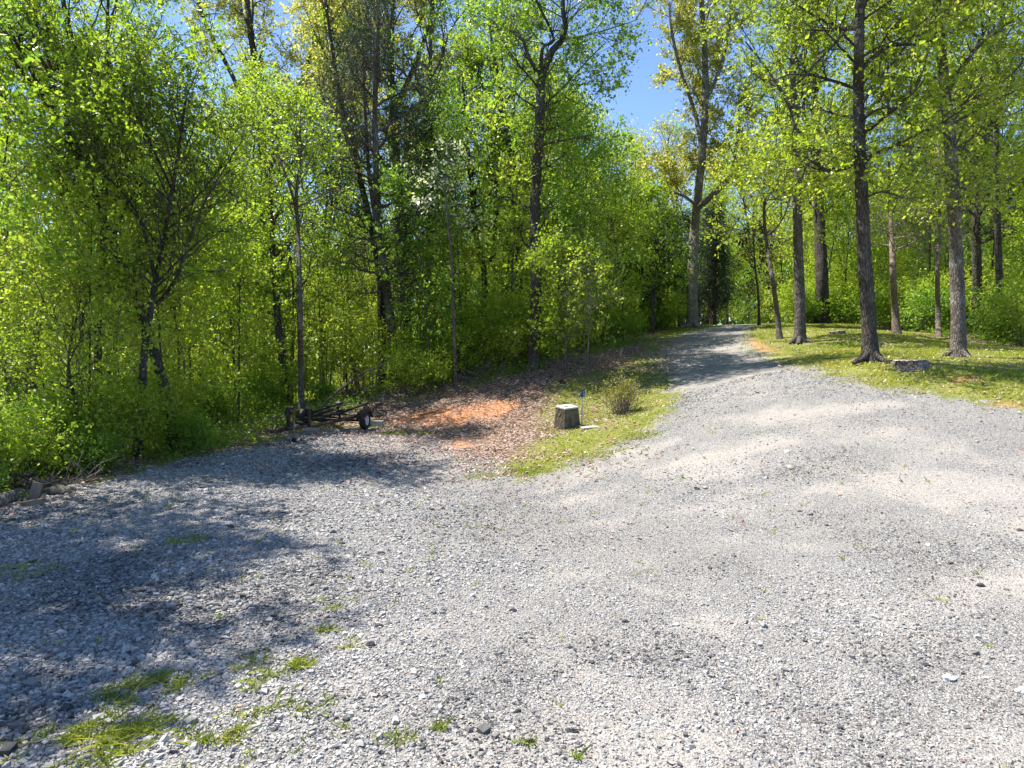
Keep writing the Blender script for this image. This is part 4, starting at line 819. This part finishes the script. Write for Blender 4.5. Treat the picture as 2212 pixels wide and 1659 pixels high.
    # tongue jack with foot
    b9 = Bag(); tubes(b9, [[.2, -2.85, .55], [.2, -2.85, .25]], [.022, .022], 10, cap=True); tubes(b9, [[.2, -2.85, .3], [.2, -2.85, .04]], [.015, .015], 8, cap=True); tubes(b9, [[.2, -2.85, .55], [.42, -2.8, .50]], [.01, .01], 6, cap=True); tubes(b9, [[.2, -2.85, .37], [.02, -2.85, .35]], [.025, .025], 6)
    jk = b9.build('jack', M['steel'], root); ba = Bag(); tubes(ba, [[.17, -2.85, .045], [.23, -2.85, .045]], [.07, .07], 14, cap=True); ba.build('jack_wheel', M['rubber'], jk)
    bc = Bag(); box(bc, (0, -3.48, z0 + .0), (.09, .26, .09), bev=.02); tubes(bc, [[0, -3.5, z0 + .04], [0, -3.38, z0 + .13]], [.012, .012], 6); bc.build('coupler', M['black'], root)
    bd = Bag(); ch = path([[.03, -3.4, z0 - .04], [.08, -3.48, .2], [.02, -3.55, .02], [.12, -3.62, .01]], 20); tubes(bd, ch, np.tile([.012, .006], 10), 6); bd.build('safety_chain', M['black'], root)
    be = Bag(); box(be, (.052, -2.5, z0), (.006, .16, .07)); be.build('sticker', M['rim'], root)
    return root
trailer()
def loose(name, pts, r0, r1, mat, label, cat, n=16, sides=8, side_twigs=0, seed=0, z_ground=False):
    r = np.random.default_rng(seed); P = path(pts, n); base = P[0].copy(); b = Bag(); tubes(b, P - base, np.linspace(r0, r1, n) * (1 + r.normal(0, .04, n)), sides, cap=True, rough=.05, rg=r)
    if side_twigs:
        t = r.uniform(.3, .95, (1, side_twigs)); p, T = along((P - base)[None], t); d = deviate(T, np.radians(r.uniform(30, 60, t.shape)), r)
        tubes(b, grow(p[0], d[0], r.uniform(.25, .7, side_twigs), 5, r, .15, .1), np.full((side_twigs, 5), max(r1 * .5, .004)), 4)
    o = b.build(name, mat, None, True); o.location = base; tag(o, label, cat); return o
def gp(px, py, h=0.0): p = at(px, py); p[2] += h; return p
loose('fallen_branch', [pt(690, 880, 22.6), pt(735, 842, 23), pt(780, 808, 23.4), pt(810, 796, 23.6), pt(835, 785, 23.8)], .05, .02, M['bark_grey'], 'long bare branch propped slanting above the boat trailer', 'branch', side_twigs=4, seed=1)
loose('fallen_branch', [gp(705, 892, .05), gp(745, 873, .12), gp(790, 850, .25)], .03, .012, M['twig'], 'thin bare branch lying in the leaves behind the trailer', 'branch', side_twigs=2, seed=2)
loose('fallen_branch', [gp(802, 890, .05), gp(815, 878, .08), gp(832, 862, .2)], .035, .02, M['twig'], 'short pale branch on the bank behind the right trailer wheel', 'branch', seed=3)
a = gp(756, 852, .18); lg = loose('fallen_log', [pt(738, 850, 24.2), pt(770, 851, 24.3), pt(800, 850, 24.4)], .15, .14, M['redlog'], 'dark rotten log with an orange broken end behind the trailer', 'log', seed=4)
bb = Bag(); e0 = np.zeros(3); tubes(bb, [[-.02, 0, 0], [.0, 0, 0]], [.1, .135], 10, cap=True); bb.build('broken_end', M['orangecut'], lg)
bb = Bag(); box(bb, (0, 0, .08), (.36, .19, .17), bev=.01); o = bb.build('concrete_block', M['block'], None); o.location = at(815, 921); o.rotation_euler = (0, 0, R(-8)); tag(o, 'grey concrete block next to the right trailer wheel', 'block')
bb = Bag(); box(bb, (0, 0, .05), (.36, .19, .1), bev=.01); o = bb.build('concrete_block', M['block'], None); o.location = at(672, 932); o.rotation_euler = (0, 0, R(12)); tag(o, 'low flat block under the left side of the trailer frame', 'block')
# left border clutter
loose('log', [gp(-60, 1118, .07), gp(-10, 1098, .09), gp(46, 1078, .08)], .13, .095, M['bark_pale'], 'thick mossy log lying at the left border of the gravel', 'log', sides=14, seed=5)
loose('fallen_branch', [gp(-20, 1040, .35), gp(20, 1058, .30), gp(50, 1062, .26), gp(80, 1062, .3)], .045, .025, M['bark_dark'], 'dark crooked branch lying across the thick log at the left border', 'branch', side_twigs=3, seed=6)
bb = Bag(); box(bb, (0, 0, .12), (.14, .06, .34), rx=R(-8), ry=R(14), bev=.008); o = bb.build('timber_post', M['board'], None); o.location = at(76, 1082); o.rotation_euler = (0, 0, R(5)); tag(o, 'short weathered board standing upright at the left border', 'board')
bb = Bag(); box(bb, (0, 0, .04), (.29, .09, .085), ry=R(-8), bev=.01); o = bb.build('timber_offcut', M['board'], None); o.location = at(70, 1092); o.rotation_euler = (0, 0, R(18)); tag(o, 'short beam lying flat in front of the upright board', 'beam')
for k, (x0, y0, x1, y1, h) in enumerate([(60, 1060, 95, 1030, .35), (95, 1060, 120, 1042, .2), (105, 1050, 150, 1020, .45), (108, 1052, 170, 1026, .3), (245, 1032, 282, 1022, .12), (40, 1046, 55, 1056, .15)]):
    loose('dry_stick', [gp(x0, y0, .06), gp((x0 + x1) / 2, (y0 + y1) / 2 - 3, h * .7), gp(x1, y1 + 10, h)], .016, .006, M['twig'], ['pale stick leaning against the upright board', 'curved root piece right of the upright board', 'long pale stick rising from the brush at left', 'bent dry stick fanning out above the brush at left', 'single pale stick poking out under the left bushes', 'short curved stick behind the thick log'][k], 'stick', side_twigs=1, seed=20 + k)
def rock(px, py, s, label, mat, seed, nm='rock'):
    import bmesh
    bm = bmesh.new(); bmesh.ops.create_icosphere(bm, subdivisions=3, radius=1); r = np.random.default_rng(seed); o3 = r.uniform(0, 50, 3)
    from mathutils import noise as mn
    for v_ in bm.verts: v_.co *= (1 + .35 * mn.noise(v_.co * 1.3 + Vector(o3)) + .12 * mn.noise(v_.co * 4 + Vector(o3))); v_.co.x *= s[0]; v_.co.y *= s[1]; v_.co.z *= s[2]
    me = bpy.data.meshes.new(nm); bm.to_mesh(me); bm.free(); me.materials.append(mat); o = bpy.data.objects.new(nm, me); col.objects.link(o); p = at(px, py); o.location = (p[0], p[1], p[2] + s[2] * .4); tag(o, label, nm)
M['mossrock'] = plain('mossy_rock', (.14, .12, .06), .95, 0, .5, 9, (.28, .24, .18)); M['darkrock'] = plain('dark_pebble', (.05, .05, .06), .8, 0, .4, 20); M['palerock'] = plain('pale_pebble', (.5, .5, .5), .8, 0, .15, 20)
rock(122, 1068, (.22, .16, .11), 'mossy brown clod right of the upright board', M['mossrock'], 1)
rock(160, 1056, (.15, .1, .06), 'flat grey stone between the clod and the gravel edge', M['block'], 2)
rock(1215, 828, (.11, .09, .1), 'small dark stub in the grass above the pedestal', M['redlog'], 3, 'wood_stub')
PB = [(1108, 1322, .035, 'd', 'dark round pebble in the middle of the gravel'), (2050, 1470, .05, 'p', 'pale round pebble at the lower right'), (2210, 1500, .05, 'p', 'pale pebble at the right picture border'), (1350, 1345, .03, 'd', 'dark pebble right of the middle of the gravel'), (2118, 1268, .04, 'd', 'dark pebble near the right tan patch'),
      (800, 1395, .04, 'd', 'dark flat pebble above the weeds'), (1460, 1352, .03, 'p', 'whitish pebble beside the small dark one'), (2000, 1440, .03, 'd', 'small dark pebble right of the long tan streak')]
for k, (px, py, s, c_, lab) in enumerate(PB): rock(px, py, (s, s * .7, s * .55), lab, M['darkrock' if c_ == 'd' else 'palerock'], 40 + k, 'pebble')
# dry grey brush on the wood edge below the dark forked tree, and along the right woods
def brush(px, py, wd, n, label, seed, mat='twig', h=.5):
    a = at(px, py); r = np.random.default_rng(seed); b = Bag(); p0 = np.stack([r.uniform(-wd, wd, n), r.uniform(-.4, .4, n), np.zeros(n)], -1); p0[:, 2] = gz(p0[:, 0] + a[0], p0[:, 1] + a[1]) - a[2] + .03
    az = r.uniform(0, 6.28, n); el = np.abs(r.normal(0, .5, n)); d = np.stack([np.cos(az) * np.cos(el), np.sin(az) * np.cos(el), np.sin(el)], -1)
    tubes(b, grow(p0, d, r.uniform(.3, 1.1, n) * h * 1.6, 6, r, .18, .0), np.full((n, 6), 1) * r.uniform(.004, .012, n)[:, None], 4); o = b.build('brush_pile', M[mat], None, True); o.location = a; tag(o, label, 'brush pile')
brush(1045, 812, .7, 130, 'pale dry brush at the wood edge left of the dark forked tree', 1)
brush(1275, 785, 1.1, 110, 'heap of dry twigs on the bank beside the mown grass', 2, 'twig', .4)
brush(2000, 718, 2.2, 150, 'low brush pile along the edge of the right woods', 3, 'twig', .5)
brush(120, 1050, .6, 60, 'tangle of dry twigs behind the upright board at left', 4, 'twig', .5)
for k, (x0, y0, x1, y1) in enumerate([(905, 900, 960, 893), (1010, 925, 1050, 932), (1100, 880, 1130, 870), (1195, 850, 1225, 842), (1330, 790, 1370, 783), (940, 862, 985, 852)]):
    loose('dry_stick', [gp(x0, y0, .03), gp((x0 + x1) / 2, (y0 + y1) / 2 - 1, .05), gp(x1, y1, .03)], .014, .006, M['twig' if k % 2 else 'twigdark'], ['dark stick at the left end of the orange clay', 'pale stick below the orange clay', 'dark stick above the right end of the orange clay', 'pale stick in the leaves above the pedestal', 'dark stick on the grass near the drive', 'pale stick at the wood edge above the clay'][k], 'stick', side_twigs=1, seed=60 + k)
print('done', __import__('time').time() - _t)
